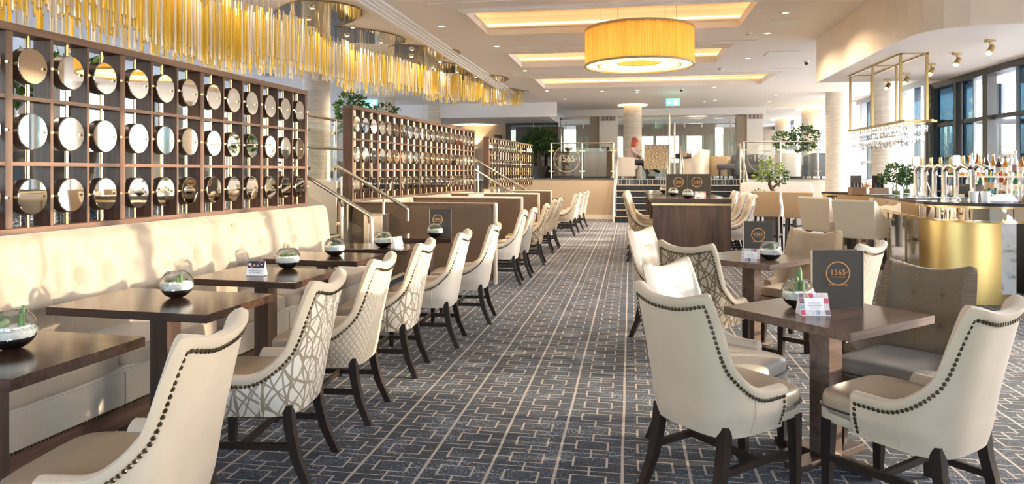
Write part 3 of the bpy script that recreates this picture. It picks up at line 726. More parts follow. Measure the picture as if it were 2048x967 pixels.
for i, y in enumerate((15.9, 17.0, 18.1)):
    make_table((-2.15, y), 0, .8, .6, 'small dark table in front of the white sunlit chairs, %s from the camera' % ORD[i], 'table', 'tables before the far wall')
T1 = make_table((.973, 3.675), R(41.5), .70, .70, 'square brown table at the right front carrying the tall grey menu', 'table_r', None)
T2 = make_table((.985, 5.89), R(50), .72, .72, 'square light brown table behind the near one, with a small grey menu', 'table_r', None)
for i, (a, b) in enumerate(((10.95, 12.75), (12.95, 14.4), (14.6, 16.2))):
    t = thing('high_table', 'tall dark oak table with solid end panel, %s of three in a line' % ORD[i], 'table', (.93, (a + b) / 2, 0), 0, 'high tables in a line'); h = (b - a) / 2
    MB().box(-.61, .61, -h, h, .965, 1.035, .004).build('tabletop', MT['table'], t, None)
    MB().box(-.605, .605, -h - .002, -h + .02, .93, .963).build('gold_inlay', MT['brass'], t, None)
    MB().box(-.58, .60, -h + .01, -h + .08, 0, .93).build('end_panel', MT['panelwood'], t, None)
    MB().box(-.58, .60, h - .08, h - .01, 0, .965).build('end_panel', MT['panelwood'], t, None)
    MB().box(-.3, .3, -h + .08, h - .08, .04, .12).build('foot_rail', MT['walnut'], t, None)

# ================================================================ TERRARIUM BOWLS
def bowl_parts():
    pr = []
    for i in range(13):
        a = -PI / 2 * .82 + (PI / 2 * .82 + PI / 2 * .58) * i / 12; pr.append((math.cos(a) * .088, math.sin(a) * .082 + .077))
    g = MB(); g.lathe(pr, 28, cap=False); g.lathe([(.001, pr[0][1]), (pr[0][0], pr[0][1])], 28, cap=False)
    r = pr[-1][0]; z = pr[-1][1]
    rim = MB().tube([(r * math.cos(2 * PI * i / 28), r * math.sin(2 * PI * i / 28), z) for i in range(29)], .0022, 5, False)
    soil = MB().lathe([(r_ * .95, z_ + .002) for r_, z_ in pr[:6]] + [(.05, pr[5][1] + .006)], 24)
    pe = MB().lathe([(r_ * .945, z_) for r_, z_ in pr[5:8]] + [(.06, pr[7][1] + .008), (.02, pr[7][1] + .012)], 24)
    rr = random.Random(3)
    for i in range(230):
        a = rr.uniform(0, 2 * PI); q = .079 * math.sqrt(rr.random()); k = rr.uniform(.0035, .0065)
        pe.ball((q * math.cos(a), q * math.sin(a), pr[7][1] + .004 + (1 - q / .08) * .008), k, k, k * .8, 5, 3)
    for i in range(70):
        a = rr.uniform(0, 2 * PI); zz = rr.uniform(pr[5][1], pr[7][1]); pe.ball((.083 * math.cos(a), .083 * math.sin(a), zz), .0035, .0035, .004, 5, 3)
    return g, rim, soil, pe, pr[7][1] + .008
BG, BRIM, BS, BP, BZ = bowl_parts()
_bg = BG.mesh('glass_bowl', MT['bowl'], 60); _brim = BRIM.mesh('bowl_rim', MT['bowl'], 60); _bs = BS.mesh('black_gravel', MT['soil'], 60); _bp = BP.mesh('white_pebbles', MT['pebble'], 40)
def barrel(c, r, h):
    m = MB(); n = 20; rings = []
    for i in range(9):
        a = -PI / 2 * .8 + PI * .9 * i / 8; rings.append([(c[0] + (r * max(.05, math.cos(a))) * (1 + .09 * (-1) ** j) * math.cos(2 * PI * j / n), c[1] + (r * max(.05, math.cos(a))) * (1 + .09 * (-1) ** j) * math.sin(2 * PI * j / n), c[2] + h * .5 + h * .5 * math.sin(a)) for j in range(n)])
    return m.loft(rings)
def rosette(c, r, n=12, up=.6):
    m = MB()
    for k in range(n):
        a = 2.4 * k; t = k / n; L = r * (1.05 - .5 * t); el = .25 + up * t * 1.3
        d = Vector((math.cos(a) * math.cos(el), math.sin(a) * math.cos(el), math.sin(el))); s = Vector((-math.sin(a), math.cos(a), 0)) * L * .2; u = Vector((0, 0, L * .10)); o = Vector(c)
        m.add([tuple(o), tuple(o + d * L * .5 + s), tuple(o + d * L * .5 - s), tuple(o + d * L), tuple(o + d * L * .5 + u)], [(0, 1, 4), (0, 4, 2), (1, 3, 4), (4, 3, 2), (0, 2, 3, 1)])
    return m
def fingers(c, n, h, rr, sp):
    m = MB()
    for k in range(n):
        a = 2 * PI * k / n + .4; q = sp * (0 if k == 0 else 1); hh = h * (1 - .17 * k)
        m.lathe([(rr * .75, 0), (rr, hh * .4), (rr * .9, hh * .8), (rr * .35, hh)], 8, (c[0] + q * math.cos(a), c[1] + q * math.sin(a), c[2]))
    return m
def terrarium(loc, label, kind, rz=0, group='glass terrarium bowls', s=1.0):
    t = thing('terrarium', label, 'plant bowl', loc, rz, group); t.scale = (s, s, s)
    put('glass_bowl', _bg, t); put('bowl_rim', _brim, t); put('black_gravel', _bs, t); put('white_pebbles', _bp, t, kind='stuff')
    if kind == 0:
        barrel((-.030, -.02, BZ - .006), .030, .062).build('barrel_cactus', MT['cactus'], t, 60)
        fingers((.035, .012, BZ - .004), 3, .088, .009, .016).build('finger_cactus', MT['succ'], t, 60)
    elif kind == 1:
        rosette((-.035, -.01, BZ - .004), .046).build('succulent', MT['succ'], t, 30); fingers((.034, -.012, BZ - .004), 2, .052, .010, .014).build('finger_cactus', MT['succ'], t, 60)
    elif kind == 2:
        rosette((-.018, 0, BZ - .004), .06, 14, .8).build('succulent', MT['succ'], t, 30); rosette((.04, .01, BZ - .004), .045, 10, .9).build('succulent', MT['succ'], t, 30)
    else:
        fingers((.005, 0, BZ - .006), 4, .135, .0125, .019).build('finger_cactus', MT['succ'], t, 60); rosette((-.045, -.012, BZ - .004), .04).build('succulent', MT['succ'], t, 30)
    return t
TZ = .751
terrarium((-2.42, 2.33, TZ), 'glass bowl with a round barrel cactus on the nearest left table', 0, .3)
terrarium((-2.50, 3.44, TZ), 'glass bowl of white pebbles and low succulents on the second left table', 1)
terrarium((-2.46, 4.62, TZ), 'glass bowl of succulents behind the afternoon tea card', 2, 1)
terrarium((-2.44, 5.38, TZ), 'glass bowl with a green succulent on the fourth left table', 2, 2)
terrarium((-2.27, 6.06, TZ), 'glass bowl beside the folded white card on the fifth left table', 2, 3.2)
terrarium((-2.08, 7.12, TZ), 'glass bowl in front of the menu at the brown booth partition', 2, 4)
terrarium((.86, 3.74, TZ), 'glass bowl with upright finger cactus beside the tall grey menu', 3, 0, s=.98)
terrarium((1.10, 5.72, TZ), 'glass bowl with one cactus on the second square table', 1, 1.3)
terrarium((.90, 11.2, 1.036), 'glass bowl beside the white card on the nearest high table', 2, 0)
terrarium((.74, 12.35, 1.036), 'glass bowl nearer the left edge of the high tables, behind another bowl', 1, 0)
terrarium((.66, 14.0, 1.036), 'glass bowl half hidden on the second high table', 1, 2)
terrarium((-2.3, 16.0, TZ), 'small glass bowl on the first little table before the far wall', 3, 0)
terrarium((-2.2, 17.05, TZ), 'small glass bowl on the second little table before the far wall', 1, 0)

# ================================================================ TENT CARDS AND MENUS
def tent(loc, rz, label, w, h, d, kind):
    t = thing('tent_card', label, 'card', loc, rz, 'folded tent cards')
    th = math.atan2(d / 2, h)
    m = MB(); e = .0012
    m.add([(-w / 2, -d / 2, 0), (w / 2, -d / 2, 0), (w / 2, 0, h), (-w / 2, 0, h), (-w / 2, d / 2, 0), (w / 2, d / 2, 0)], [(0, 1, 2, 3), (3, 2, 5, 4), (0, 4, 5, 1)])
    m.add([(-w / 2 + e, -d / 2 + e, e), (-w / 2 + e, 0, h - e), (-w / 2 + e, d / 2 - e, e)], [(0, 1, 2)])
    m.add([(w / 2 - e, -d / 2 + e, e), (w / 2 - e, 0, h - e), (w / 2 - e, d / 2 - e, e)], [(0, 2, 1)])
    m.build('card', MT['paper'], t, None)
    sl = math.hypot(h, d / 2)
    Fr = Matrix.Translation((0, -d / 2, 0)) @ Matrix.Rotation(math.atan2(h, d / 2), 4, 'X')     # local x right, y up the slope, z out of the face
    rot = Fr.to_euler()
    def pp(x, y, z=.0008): return tuple(Fr @ Vector((x, y, z)))
    def patch(name, x0, x1, y0, y1, mt, par=t, z=.0007):
        mb = MB().add([pp(x0, y0, z), pp(x1, y0, z), pp(x1, y1, z), pp(x0, y1, z)], [(0, 1, 2, 3)]); return mb.build(name, mt, par, None)
    if kind == 'tea':
        ph = patch('photo_print', -w / 2 + .002, w / 2 - .002, sl * .52, sl * .985, PRINT[0])
        rr = random.Random(5)
        for cx, cy, r, c in ((-.012, .70, .0075, 1), (.012, .69, .0085, 2), (-.03, .60, .008, 3), (.022, .88, .006, 3), (.038, .75, .006, 4), (-.045, .75, .012, 4)):
            MB().add([pp(cx * w / .125 + r * math.cos(2 * PI * k / 12), cy * sl + r * .8 * math.sin(2 * PI * k / 12), .0010) for k in range(12)], [tuple(range(12))]).build('printed_flower', PRINT[c], ph, None)
        patch('gold_line', -.028, .028, sl * .50, sl * .525, MT['brass_d'])
        put('lettering', text_mesh('AFTERNOON TEA\nAT THE PARK', .0125, MT['greytext']), t, pp(0, sl * .28), rot)
        patch('bottom_line', -w / 2 + .001, w / 2 - .001, 0.001, sl * .05, MT['menu_edge'])
    else:
        rr = random.Random(kind)
        nx = 6
        def row(y0, y1, cells):
            for (a, b) in cells: patch('photo_print', a + .0008, b - .0008, y0, y1, PRINT[rr.choice((3, 4, 4, 5, 6, 7, 8, 8))])
        xs = [-w / 2 + w * k / nx for k in range(nx + 1)]
        row(sl * .03, sl * .25, list(zip(xs, xs[1:]))); row(sl * .78, sl * .98, list(zip(xs, xs[1:])))
        for y0, y1 in ((.27, .5), (.52, .76)): row(sl * y0, sl * y1, [(xs[0], xs[1]), (xs[-2], xs[-1])])
        for k, (hw, q) in enumerate(((.008, .68), (.03, .56), (.03, .50), (.034, .42), (.026, .33))): patch('text_line', -hw * w / .14, hw * w / .14, sl * q, sl * q + .0016 * (1.6 if k == 3 else 1), MT['greytext'])
    return t
PRINT = [plain('print_dark', (.03, .022, .035), .5), plain('print_yellow', (.60, .5, .16), .5), plain('print_lilac', (.42, .38, .58), .5), plain('print_red', (.55, .08, .12), .5), plain('print_pale', (.62, .58, .60), .5, var=.5, vscale=90), plain('print_orange', (.52, .34, .22), .5, var=.6, vscale=90), plain('print_plum', (.22, .12, .15), .5, var=.8, vscale=90), plain('print_blue', (.34, .38, .46), .5, var=.7, vscale=90), plain('print_skin', (.66, .54, .48), .5, var=.5, vscale=90)]
tent((-2.50, 4.27, TZ), R(2), 'white afternoon tea card with a dark flower photo on the third left table', .125, .098, .062, 'tea')
tent((-2.50, 1.97 + .18, TZ), R(-30), 'white card cut off by the left edge of the photo, beside the nearest bowl', .11, .085, .06, 4)
tent((-2.12, 6.02, TZ), R(58), 'pale pinkish folded card between two bowls on the fifth left table', .10, .105, .075, 3)
tent((.885, 3.565, TZ), R(8), 'white card with a border of small photos in front of the tall grey menu', .142, .105, .075, 2)
tent((.93, 5.60, TZ), R(-8), 'white card with photo border beside the bowl on the second square table', .135, .10, .07, 9)
tent((1.08, 11.08, 1.036), R(-4), 'white card on the nearest high table beside the bowl', .17, .11, .09, 12)
def ring(mb, c, r, w_, n=40, y=-.001):
    mb.add([(c[0] + (r + (w_ if k % 2 else -w_)) * math.cos(2 * PI * (k // 2) / n), y, c[1] + (r + (w_ if k % 2 else -w_)) * math.sin(2 * PI * (k // 2) / n)) for k in range(2 * n)], [(2 * k, 2 * k + 1, (2 * k + 3) % (2 * n), (2 * k + 2) % (2 * n)) for k in range(n)]); return mb
def menu(loc, rz, label, w, h, open_=.10, logo=True, logo_x=0.0):
    t = thing('menu', label, 'menu', loc, rz, '1565 menus standing on tables')
    m = MB(); b = .0035
    m.box(-w / 2, w / 2, 0, b, 0, h).build('front_cover', MT['menu'], t, None)
    k = MB(); k.obox((-w / 2 + w / 2 * math.cos(open_) , b + .004 + w / 2 * math.sin(open_), h / 2), (w, b, h), open_); k.build('back_cover', MT['menu'], t, None)
    MB().box(-w / 2 - .004, -w / 2 + .002, -.001, .012, 0, h).build('spine', MT['menu_edge'], t, None)
    MB().box(w / 2 - .001, w / 2 + .0015, -.0005, .004, 0, h).build('cover_edge', MT['menu_edge'], t, None)
    for q in (0.25, .5, .75): MB().obox((-w / 2 + w * .48 * math.cos(open_ * q), b + .002 + w * .48 * math.sin(open_ * q), h / 2), (w * .95, .001, h * .96), open_ * q).build('page', MT['paper'], t, None)
    if logo:
        rg = ring(MB(), (logo_x, h * .60), w * .225, w * .011).build('logo_ring', MT['copper'], t, None)
        put('lettering', text_mesh('·1565·', w * .155, MT['copper']), t, (logo_x, -.001, h * .615), (R(90), 0, 0))
        put('lettering', text_mesh('BAR & LOUNGE', w * .042, MT['copper']), t, (logo_x, -.001, h * .535), (R(90), 0, 0))
        put('lettering', text_mesh('FOOD & DRINKS', w * .05, MT['copper']), t, (logo_x, -.001, h * .40), (R(90), 0, 0))
    return t
menu((1.055, 3.76, TZ), R(8), 'tall grey 1565 menu standing open on the near square table', .262, .295, .22)
menu((1.06, 6.02, TZ), R(3), 'small grey 1565 menu standing behind the bowl on the second square table', .24, .285, .2)
menu((-2.06, 7.26, TZ), R(8), 'grey menu with a pale edge standing by the brown booth partition', .235, .295, .3, True, -.03)
menu((.86, 13.2, 1.036), R(4), 'brown 1565 menu on the second high table, left one of two side by side', .40, .38, .12, True, .03)
menu((1.27, 13.25, 1.036), R(2), 'brown 1565 menu on the second high table, right one of two with a pale edge', .42, .38, .12, True, -.04)
# ================================================================ LATTICE SCREENS
_disc = None
def lattice(P0, P1, z0, z1, npan, label, ROT=0, rows=3):
    """local x runs from P0 to P1, the viewer's side is -y"""
    dx, dy = P1[0] - P0[0], P1[1] - P0[1]; L = math.hypot(dx, dy)
    t = thing('lattice_screen', label, 'screen', (P0[0], P0[1], z0), math.atan2(dy, dx), 'dark timber lattice screens with mirror discs')
    H = z1 - z0; D = .065; W = MT['walnut']; pw = L / npan; tk = .024; sl = .020
    MB().box(0, L, -D - .012, D, H - .05, H, .003).build('top_rail', MT['walnut_h'], t, None)
    MB().box(0, L, -D - .004, D, 0, .04, .003).build('bottom_rail', MT['walnut_h'], t, None)
    sm = MB().box(-tk, tk, -D - .006, D, .04, H - .05, .002).mesh('stile', W)
    for i in range(npan + 1): put('stile', sm, t, (i * pw + (tk if i == 0 else -tk if i == npan else 0), 0, 0))
    slm = MB().box(-sl / 2, sl / 2, -D, D, .04, H - .05).mesh('slat', W); cw = (pw - 2 * tk - 2 * sl) / 3
    rh = (H - .09 - (rows - 1) * .024) / rows
    shm = MB().box(tk, pw - tk, -D - .003, D, 0, .024).mesh('shelf_rail', MT['walnut_h'])
    rod = MB().tube([(0, 0, .04), (0, 0, H - .05)], .0125, 8).mesh('brass_rod', MT['brass'], 60)
    r = min(.118, cw * .40, rh * .40); r = min(rh * .32, cw * .43)
    dm = MB().loft([[(r * math.cos(2 * PI * k / 32), y, r * math.sin(2 * PI * k / 32)) for k in range(32)] for y in (.030, -.030)]).mesh('mirror_disc', MT['disc'], 40)
    mm = MB(); rr = r * .985; mm.loft([[(rr * math.cos(2 * PI * k / 32), -.0305, rr * math.sin(2 * PI * k / 32)) for k in range(32)], [(rr * .96 * math.cos(2 * PI * k / 32), -.0335, rr * .96 * math.sin(2 * PI * k / 32)) for k in range(32)]])
    mir = mm.mesh('mirror_face', MT['mirror'])
    pn = MB().tube([(-cw / 2, -.022, 0), (-r - .006, -.022, 0), (-r - .006, -.022, 0), (-r + .004, -.024, 0)], [.005, .005, .010, .010], 6).mesh('brass_pin', MT['brass'])
    for i in range(npan):
        for k in range(1, rows): put('shelf_rail', shm, t, (i * pw, 0, .04 + k * rh + (k - 1) * .024))
        for j in range(3):
            xc = i * pw + tk + cw / 2 + j * (cw + sl)
            if j < 2: put('slat', slm, t, (xc + cw / 2 + sl / 2, 0, 0))
            put('brass_rod', rod, t, (xc, -.034, 0))
            for k in range(rows):
                d = put('mirror_disc', dm, t, (xc, -.038, .04 + rh / 2 + k * (rh + .024)), (0, 0, R(ROT))); put('mirror_face', mir, d); put('brass_pin', pn, d); put('brass_pin', pn, d, None, (0, PI, 0)).location = (0, -.044, 0)
    return t
lattice((-3.74, 1.72), (-3.515, 6.90), 1.075, 2.33, 6, 'nearest walnut lattice screen of round mirror discs behind the cream banquette', 5)
lattice((-3.66, 8.45), (-3.34, 14.2), 1.05, 2.33, 7, 'middle walnut lattice screen of mirror discs above the brown booths')
lattice((-3.40, 15.95), (-3.06, 20.9), 1.05, 2.30, 6, 'farthest walnut lattice screen of mirror discs before the glass balustrade')

# ================================================================ BANQUETTE AND BOOTHS
def tufted(L, zb, zt_, lean, thick, nx, nz, tuft=.028, seams=()):
    """upholstered back: local x along, front is -y, from z zb to zt_"""
    m = MB(); NX = max(8, int(L / .035)); NZ = 18; vs = []
    for i in range(NX + 1):
        x = L * i / NX
        for j in range(NZ + 8):
            if j <= NZ:
                q = j / NZ; z = zb + (zt_ - .05 - zb) * q; y = lean * q; d = 0
                if q > .12:
                    for rrow in range(nz):
                        zc = zb + (zt_ - zb) * (.30 + .56 * rrow / max(1, nz - 1)); sp = L / nx; off = .5 if rrow % 2 else 0
                        u = (x / sp + off) % 1 - .5; d += tuft * math.exp(-((u * sp) ** 2 + (z - zc) ** 2) / (2 * .032 ** 2))
                    u = abs(math.sin(PI * nx * x / L)) ; d -= (.042 if seams else .015) * u ** .7 * min(1, (q - .12) * 6)
                for sx in seams: d += .055 * math.exp(-((x - sx) / .03) ** 2)
                vs.append((x, y + d, z))
            else:
                a = PI * (j - NZ) / 7; vs.append((x, lean + thick / 2 - thick / 2 * math.cos(a), zt_ - .05 + .05 * math.sin(a)))
    n = NZ + 8
    m.add(vs, [(i * n + j, (i + 1) * n + j, (i + 1) * n + j + 1, i * n + j + 1) for i in range(NX) for j in range(n - 1)])
    for i, rv in ((0, 1), (NX, 0)):
        pl = [vs[i * n + j] for j in range(n)] + [(vs[i * n][0], lean + thick, zb)]
        m.add(pl, [tuple(range(len(pl)))[::-1] if rv else tuple(range(len(pl)))])
    return m
BQ = thing('banquette', 'long cream tufted banquette below the nearest lattice screen', 'bench', (-3.52, 1.7, 0), R(87.6))
# local x -> +Y, local -y -> +X
tufted(5.22, .42, 1.095, .10, .11, 24, 3, .042, (.02, .92, 1.80, 2.68, 3.56, 4.44)).build('tufted_back', MT['banq'], BQ, 60, (0, -.17, 0))
bb = MB().ball((0, 0, 0), .013, .008, .013, 8, 5).mesh('tuft_button', MT['banq'], 60)
for r_ in range(3):
    for k in range(24):
        xx = 5.22 / 24 * (k + (.5 if r_ % 2 == 0 else 0)); q = .30 + .28 * r_
        if .05 < xx < 5.17: put('tuft_button', bb, BQ, (xx, -.17 + .10 * ((.675 * q) / .625) + .030, .42 + .675 * q))
for k in range(6): MB().rbox((.87 * k + .435, -.385, .40), (.434, .275, .065), 7, 8).build('seat_cushion', MT['seatleather' if False else 'banq'], BQ, 60)
MB().box(0, 5.2, -.645, -.12, .13, .36, .01).build('seat_front', MT['benchface'], BQ, 40)
MB().box(0, 5.2, -.655, -.640, .33, .345, .003).build('front_welt', MT['benchface'], BQ, None)
for k in range(1, 6): MB().box(.87 * k - .0015, .87 * k + .0015, -.648, -.64, .13, .33).build('front_seam', MT['piping'], BQ, None)
nb = MB()
for i in range(250): nb.obox((.01 + i * .0208, -.647, .142), (.013, .006, .011))
nb.build('nailhead_trim', MT['nail'], BQ, None, None, 'stuff')
MB().box(.02, 5.18, -.60, -.12, .002, .13).build('plinth', MT['walnut_h'], BQ, None)
BY = [8.50, 10.60, 12.62, 14.05 + .62]
for i, y in enumerate(BY):
    xl = -3.62 + .045 * (y - 8.5); xr = -1.68
    if i == 3: xl = -2.6
    t = thing('booth_partition', 'brown velvet booth partition with pale edge, %s from the camera' % ORD[i], 'partition', ((xl + xr) / 2, y, 0), 0, 'brown booth partitions')
    h = (xr - xl) / 2
    MB().rbox((0, 0, .55), (h - .02, .045, .505), 14, 8).build('panel', MT['booth'], t, 60)
    MB().box(-h + .08, h - .08, -.052, -.044, .1, 1.0, .004).build('front_panel', MT['booth'], t, None)
    MB().box(-h, h - .012, -.05, .05, 1.03, 1.062, .012).build('top_edge', MT['boothedge' if i else 'booth'], t, 40)
    MB().box(h - .03, h + .012, -.048, .048, .02, 1.062, .012).build('end_edge', MT['boothedge'], t, 40)
    if i < 3:
        b = thing('booth_seat', 'tufted cream booth seat along the middle lattice screen, %s booth' % ORD[i], 'bench', (xl + .10, y + .10, 0), R(87.3), 'booth seats')
        LL = (BY[i + 1] - y - .24) if i < 2 else 1.35
        tufted(LL, .42, 1.06 if i == 0 else 1.05, .08, .1, max(6, int(LL / .2)), 3, .022).build('tufted_back', MT['banq'], b, 60, (0, -.10, 0))
        MB().rbox((LL / 2, -.36, .40), (LL / 2, .28, .07), 8, 8).build('seat_cushion', MT['banq'], b, 60)
        MB().box(0, LL, -.62, -.08, .02, .35).build('seat_base', MT['booth'], b, None)
MB2 = thing('book', 'small white booklet lying on the top of the first booth partition', 'book', (-2.42, 10.6, 1.064), .1)
MB().box(-.12, .12, -.02, .02, 0, .035).build('cover', MT['paper'], MB2, None); MB().box(-.118, .121, -.019, .019, .004, .031).build('pages', MT['boothedge'], MB2, None)

# ================================================================ HANDRAILS AND BALUSTRADES
def stair_rail(y, x0, z0, x1, z1, label, drop=.34, posts=(.35, .95), newel=False, side=1):
    t = thing('handrail', label, 'handrail', (x0, y, 0), 0, 'brushed steel stair handrails')
    sl = (z1 - z0) / (x1 - x0)
    MB().tube([(0, 0, z0 - drop), (0, 0, z0 - .02), (-.02, 0, z0), (x1 - x0, 0, z1)], .022, 10).build('rail', MT['steel'], t, 50)
    for q in posts:
        dx = (x1 - x0) * q; zz = z0 + sl * dx; zb = max(0, min(.64, .16 * math.ceil(max(0, (-dx - .12) / .29))))
        MB().tube([(dx, .05 * side, zb), (dx, .05 * side, zz - .12)], .019, 10).tube([(dx, .05 * side, zz - .12), (dx, 0, zz - .01)], .008, 6).build('post', MT['steel'], t, 50)
        MB().obox((dx - .03, .05 * side, zz - .30), (.05, .03, .03)).build('clamp', MT['steel'], t, None)
    pg = [(-.12, z0 - .22 + sl * -.12), (x1 - x0 + .1, z0 - .22 + sl * (x1 - x0 + .1)), (x1 - x0 + .1, z0 - .82 + sl * (x1 - x0 + .1)), (-.12, max(.05, z0 - .82 + sl * -.12))]
    MB().loft([[(a, .045 * side, b) for a, b in pg], [(a, .055 * side, b) for a, b in pg]]).build('glass_panel', MT['glass'], t, None)
    if newel: MB().box(-.10, .10, .0, .16, 0, .93, .004).build('newel_box', MT['steel'], t, None)
    return t
stair_rail(6.98, -2.74, .985, -3.62, 1.475, 'steel handrail of the left stair, on the near side beside the cream banquette', .5, (.06, .42))
stair_rail(8.30, -2.78, 1.0, -3.76, 1.545, 'steel handrail of the left stair, on the far side by the brown booth', .17, (.35, .94), False, 1)
t = thing('newel_box', 'square steel newel casing at the foot of the left stair', 'post', (-2.86, 7.42, 0)); MB().box(-.11, .11, -.11, .11, 0, .965, .004).build('casing', MT['steel'], t, None); MB().box(-.115, .115, -.115, .115, .965, .972).build('cap', MT['steel'], t, None)
stair_rail(14.34, -2.40, .98, -3.72, 1.75, 'steel handrail of the far left stair, on its near side', .3, (.3, .9))
stair_rail(15.84, -2.30, .98, -3.72, 1.80, 'steel handrail of the far left stair, on its far side', .3, (.3, .9))
def balustrade(P0, P1, z, h, n, label, logo=None, mid=False, cap=True):
    dx, dy = P1[0] - P0[0], P1[1] - P0[1]; L = math.hypot(dx, dy)
    t = thing('glass_balustrade', label, 'balustrade', (P0[0], P0[1], z), math.atan2(dy, dx), 'glass balustrades with steel rails')
    MB().tube([(0, 0, h), (L, 0, h)], .024, 10).build('top_rail', MT['steel'], t, 50)
    if mid: MB().tube([(0, -.06, h * .46), (L, -.06, h * .56)], .022, 10).build('hand_rail', MT['steel'], t, 50)
    s = L / n
    for i in range(n + 1):
        MB().tube([(i * s, 0, 0), (i * s, 0, h)], .024, 10).build('post', MT['steel'], t, 50)
        for q in (.2, .78): MB().box(i * s - .09, i * s + .09, -.02, .02, h * q - .02, h * q + .02).build('clamp', MT['brass'], t, None)
    for i in range(n):
        g = MB().box(i * s + .05, (i + 1) * s - .05, -.006, .006, .05, h - .09).build('glass_panel', MT['glass'], t, None)
        if logo is not None and i == logo:
            c = ((i + .5) * s, 0, h * .55)
            ring(MB(), (c[0], c[2]), .37 * h, .008, 48, -.009).build('logo_ring', MT['etch'], g, None)
            put('lettering', text_mesh('·1565·', .25 * h, MT['etch']), g, (c[0], -.009, c[2]), (R(90), 0, 0))
    return t
balustrade((-2.46, 21.42), (-.52, 21.42), PZ + .02, 1.10, 2, 'glass balustrade with etched 1565 ring left of the carpeted stairs', 0)
balustrade((3.36, 21.42), (5.45, 21.42), PZ + .02, 1.10, 2, 'glass balustrade with etched 1565 ring right of the carpeted stairs', 0)
balustrade((-4.86, 6.6), (-4.86, 12.8), PZ + .06, 1.02, 6, 'glass balustrade on the left platform between the near and middle screens', None, True)
# handrails of the wide stairs
def long_rail(x, label, y0, y1, z0, z1, loop=False):
    t = thing('handrail', label, 'handrail', (x, y0, 0), 0, 'handrails of the carpeted stairs')
    pts = [(0, 0, z0 - .25), (0, 0, z0), (0, y1 - y0, z1), (0, y1 - y0 + .3, z1)]
    MB().tube(pts, .026, 8).build('rail', MT['steel'], t, 50)
    for q in (.05, .95): MB().tube([(0, (y1 - y0) * q, max(.02, PZ * q - .1)), (0, (y1 - y0) * q, z0 + (z1 - z0) * q)], .024, 8).build('post', MT['steel'], t, 50)
    MB().add([(.0, .05, .25), (0, y1 - y0, PZ + .12), (0, y1 - y0, z1 - .15), (0, .05, z0 - .15), (.01, .05, .25), (.01, y1 - y0, PZ + .12), (.01, y1 - y0, z1 - .15), (.01, .05, z0 - .15)], [(0, 1, 2, 3), (7, 6, 5, 4), (0, 3, 7, 4), (3, 2, 6, 7)]).build('glass_panel', MT['glass'], t, None)
long_rail(-.42, 'steel handrail along the left edge of the carpeted stairs', 19.85, 21.5, 1.0, 2.3)
long_rail(3.26, 'steel handrail along the right edge of the carpeted stairs', 19.85, 21.5, 1.0, 2.3)
long_rail(1.12, 'central steel handrail of the carpeted stairs, left of the pair', 19.9, 21.5, 1.05, 2.25)
long_rail(1.52, 'central steel handrail of the carpeted stairs, right of the pair', 19.9, 21.5, 1.05, 2.25)
for i, (x, h) in enumerate(((1.20, 2.05), (1.36, 1.75))):
    t = thing('steel_pole', 'tall slim steel pole at the top of the stairs, %s one' % ('taller' if i == 0 else 'shorter'), 'pole', (x, 22.0, PZ)); MB().tube([(0, 0, .02), (0, 0, h)], .032, 10).build('shaft', MT['steel'], t, 50); MB().lathe([(.08, 0), (.08, .02)], 16).build('foot', MT['steel'], t)

def spot_lamp(par, e, z=-.02, size=150):
    ld = bpy.data.lights.new('downlight_lamp', 'SPOT'); ld.energy = e; ld.color = (1, .80, .58); ld.spot_size = R(size); ld.spot_blend = .6; ld.shadow_soft_size = .05
    lo = bpy.data.objects.new('downlight_lamp', ld); C.objects.link(lo); lo.parent = par; lo.location = (0, 0, z)
# ================================================================ CHANDELIERS
def ribx(y):
    pts = [(2, -3.95), (3.5, -4.0), (5.2, -4.1), (7, -4.35), (9, -4.45), (10.5, -4.3), (13, -3.95), (16, -3.75), (18, -3.55), (19.6, -3.5)]
    for a, b in zip(pts, pts[1:]):
        if y <= b[0]: q = (y - a[0]) / (b[0] - a[0]); q = q * q * (3 - 2 * q); return a[1] + (b[1] - a[1]) * q
    return pts[-1][1]
def ribz(y):
    pts = [(2, 2.40), (5.0, 2.46), (6.3, 2.52), (8.4, 2.76), (10.5, 2.80), (13.3, 2.93), (17.5, 3.22), (19.6, 3.40)]
    for a, b in zip(pts, pts[1:]):
        if y <= b[0]: return a[1] + (b[1] - a[1]) * (y - a[0]) / (b[0] - a[0])
    return pts[-1][1]
SEC = [(2.2, 5.1), (5.2, 8.2), (8.3, 11.4), (11.5, 15.0), (15.1, 19.5)]
CL = ['glass rod chandelier nearest the camera, hanging at the top left corner', 'glass rod chandelier second from the camera, above the end of the nearest screen', 'glass rod chandelier third from the camera, in front of the left column', 'glass rod chandelier fourth from the camera, above the middle screen', 'farthest glass rod chandelier with short rods, at the end of the cornice']
rr = random.Random(11)
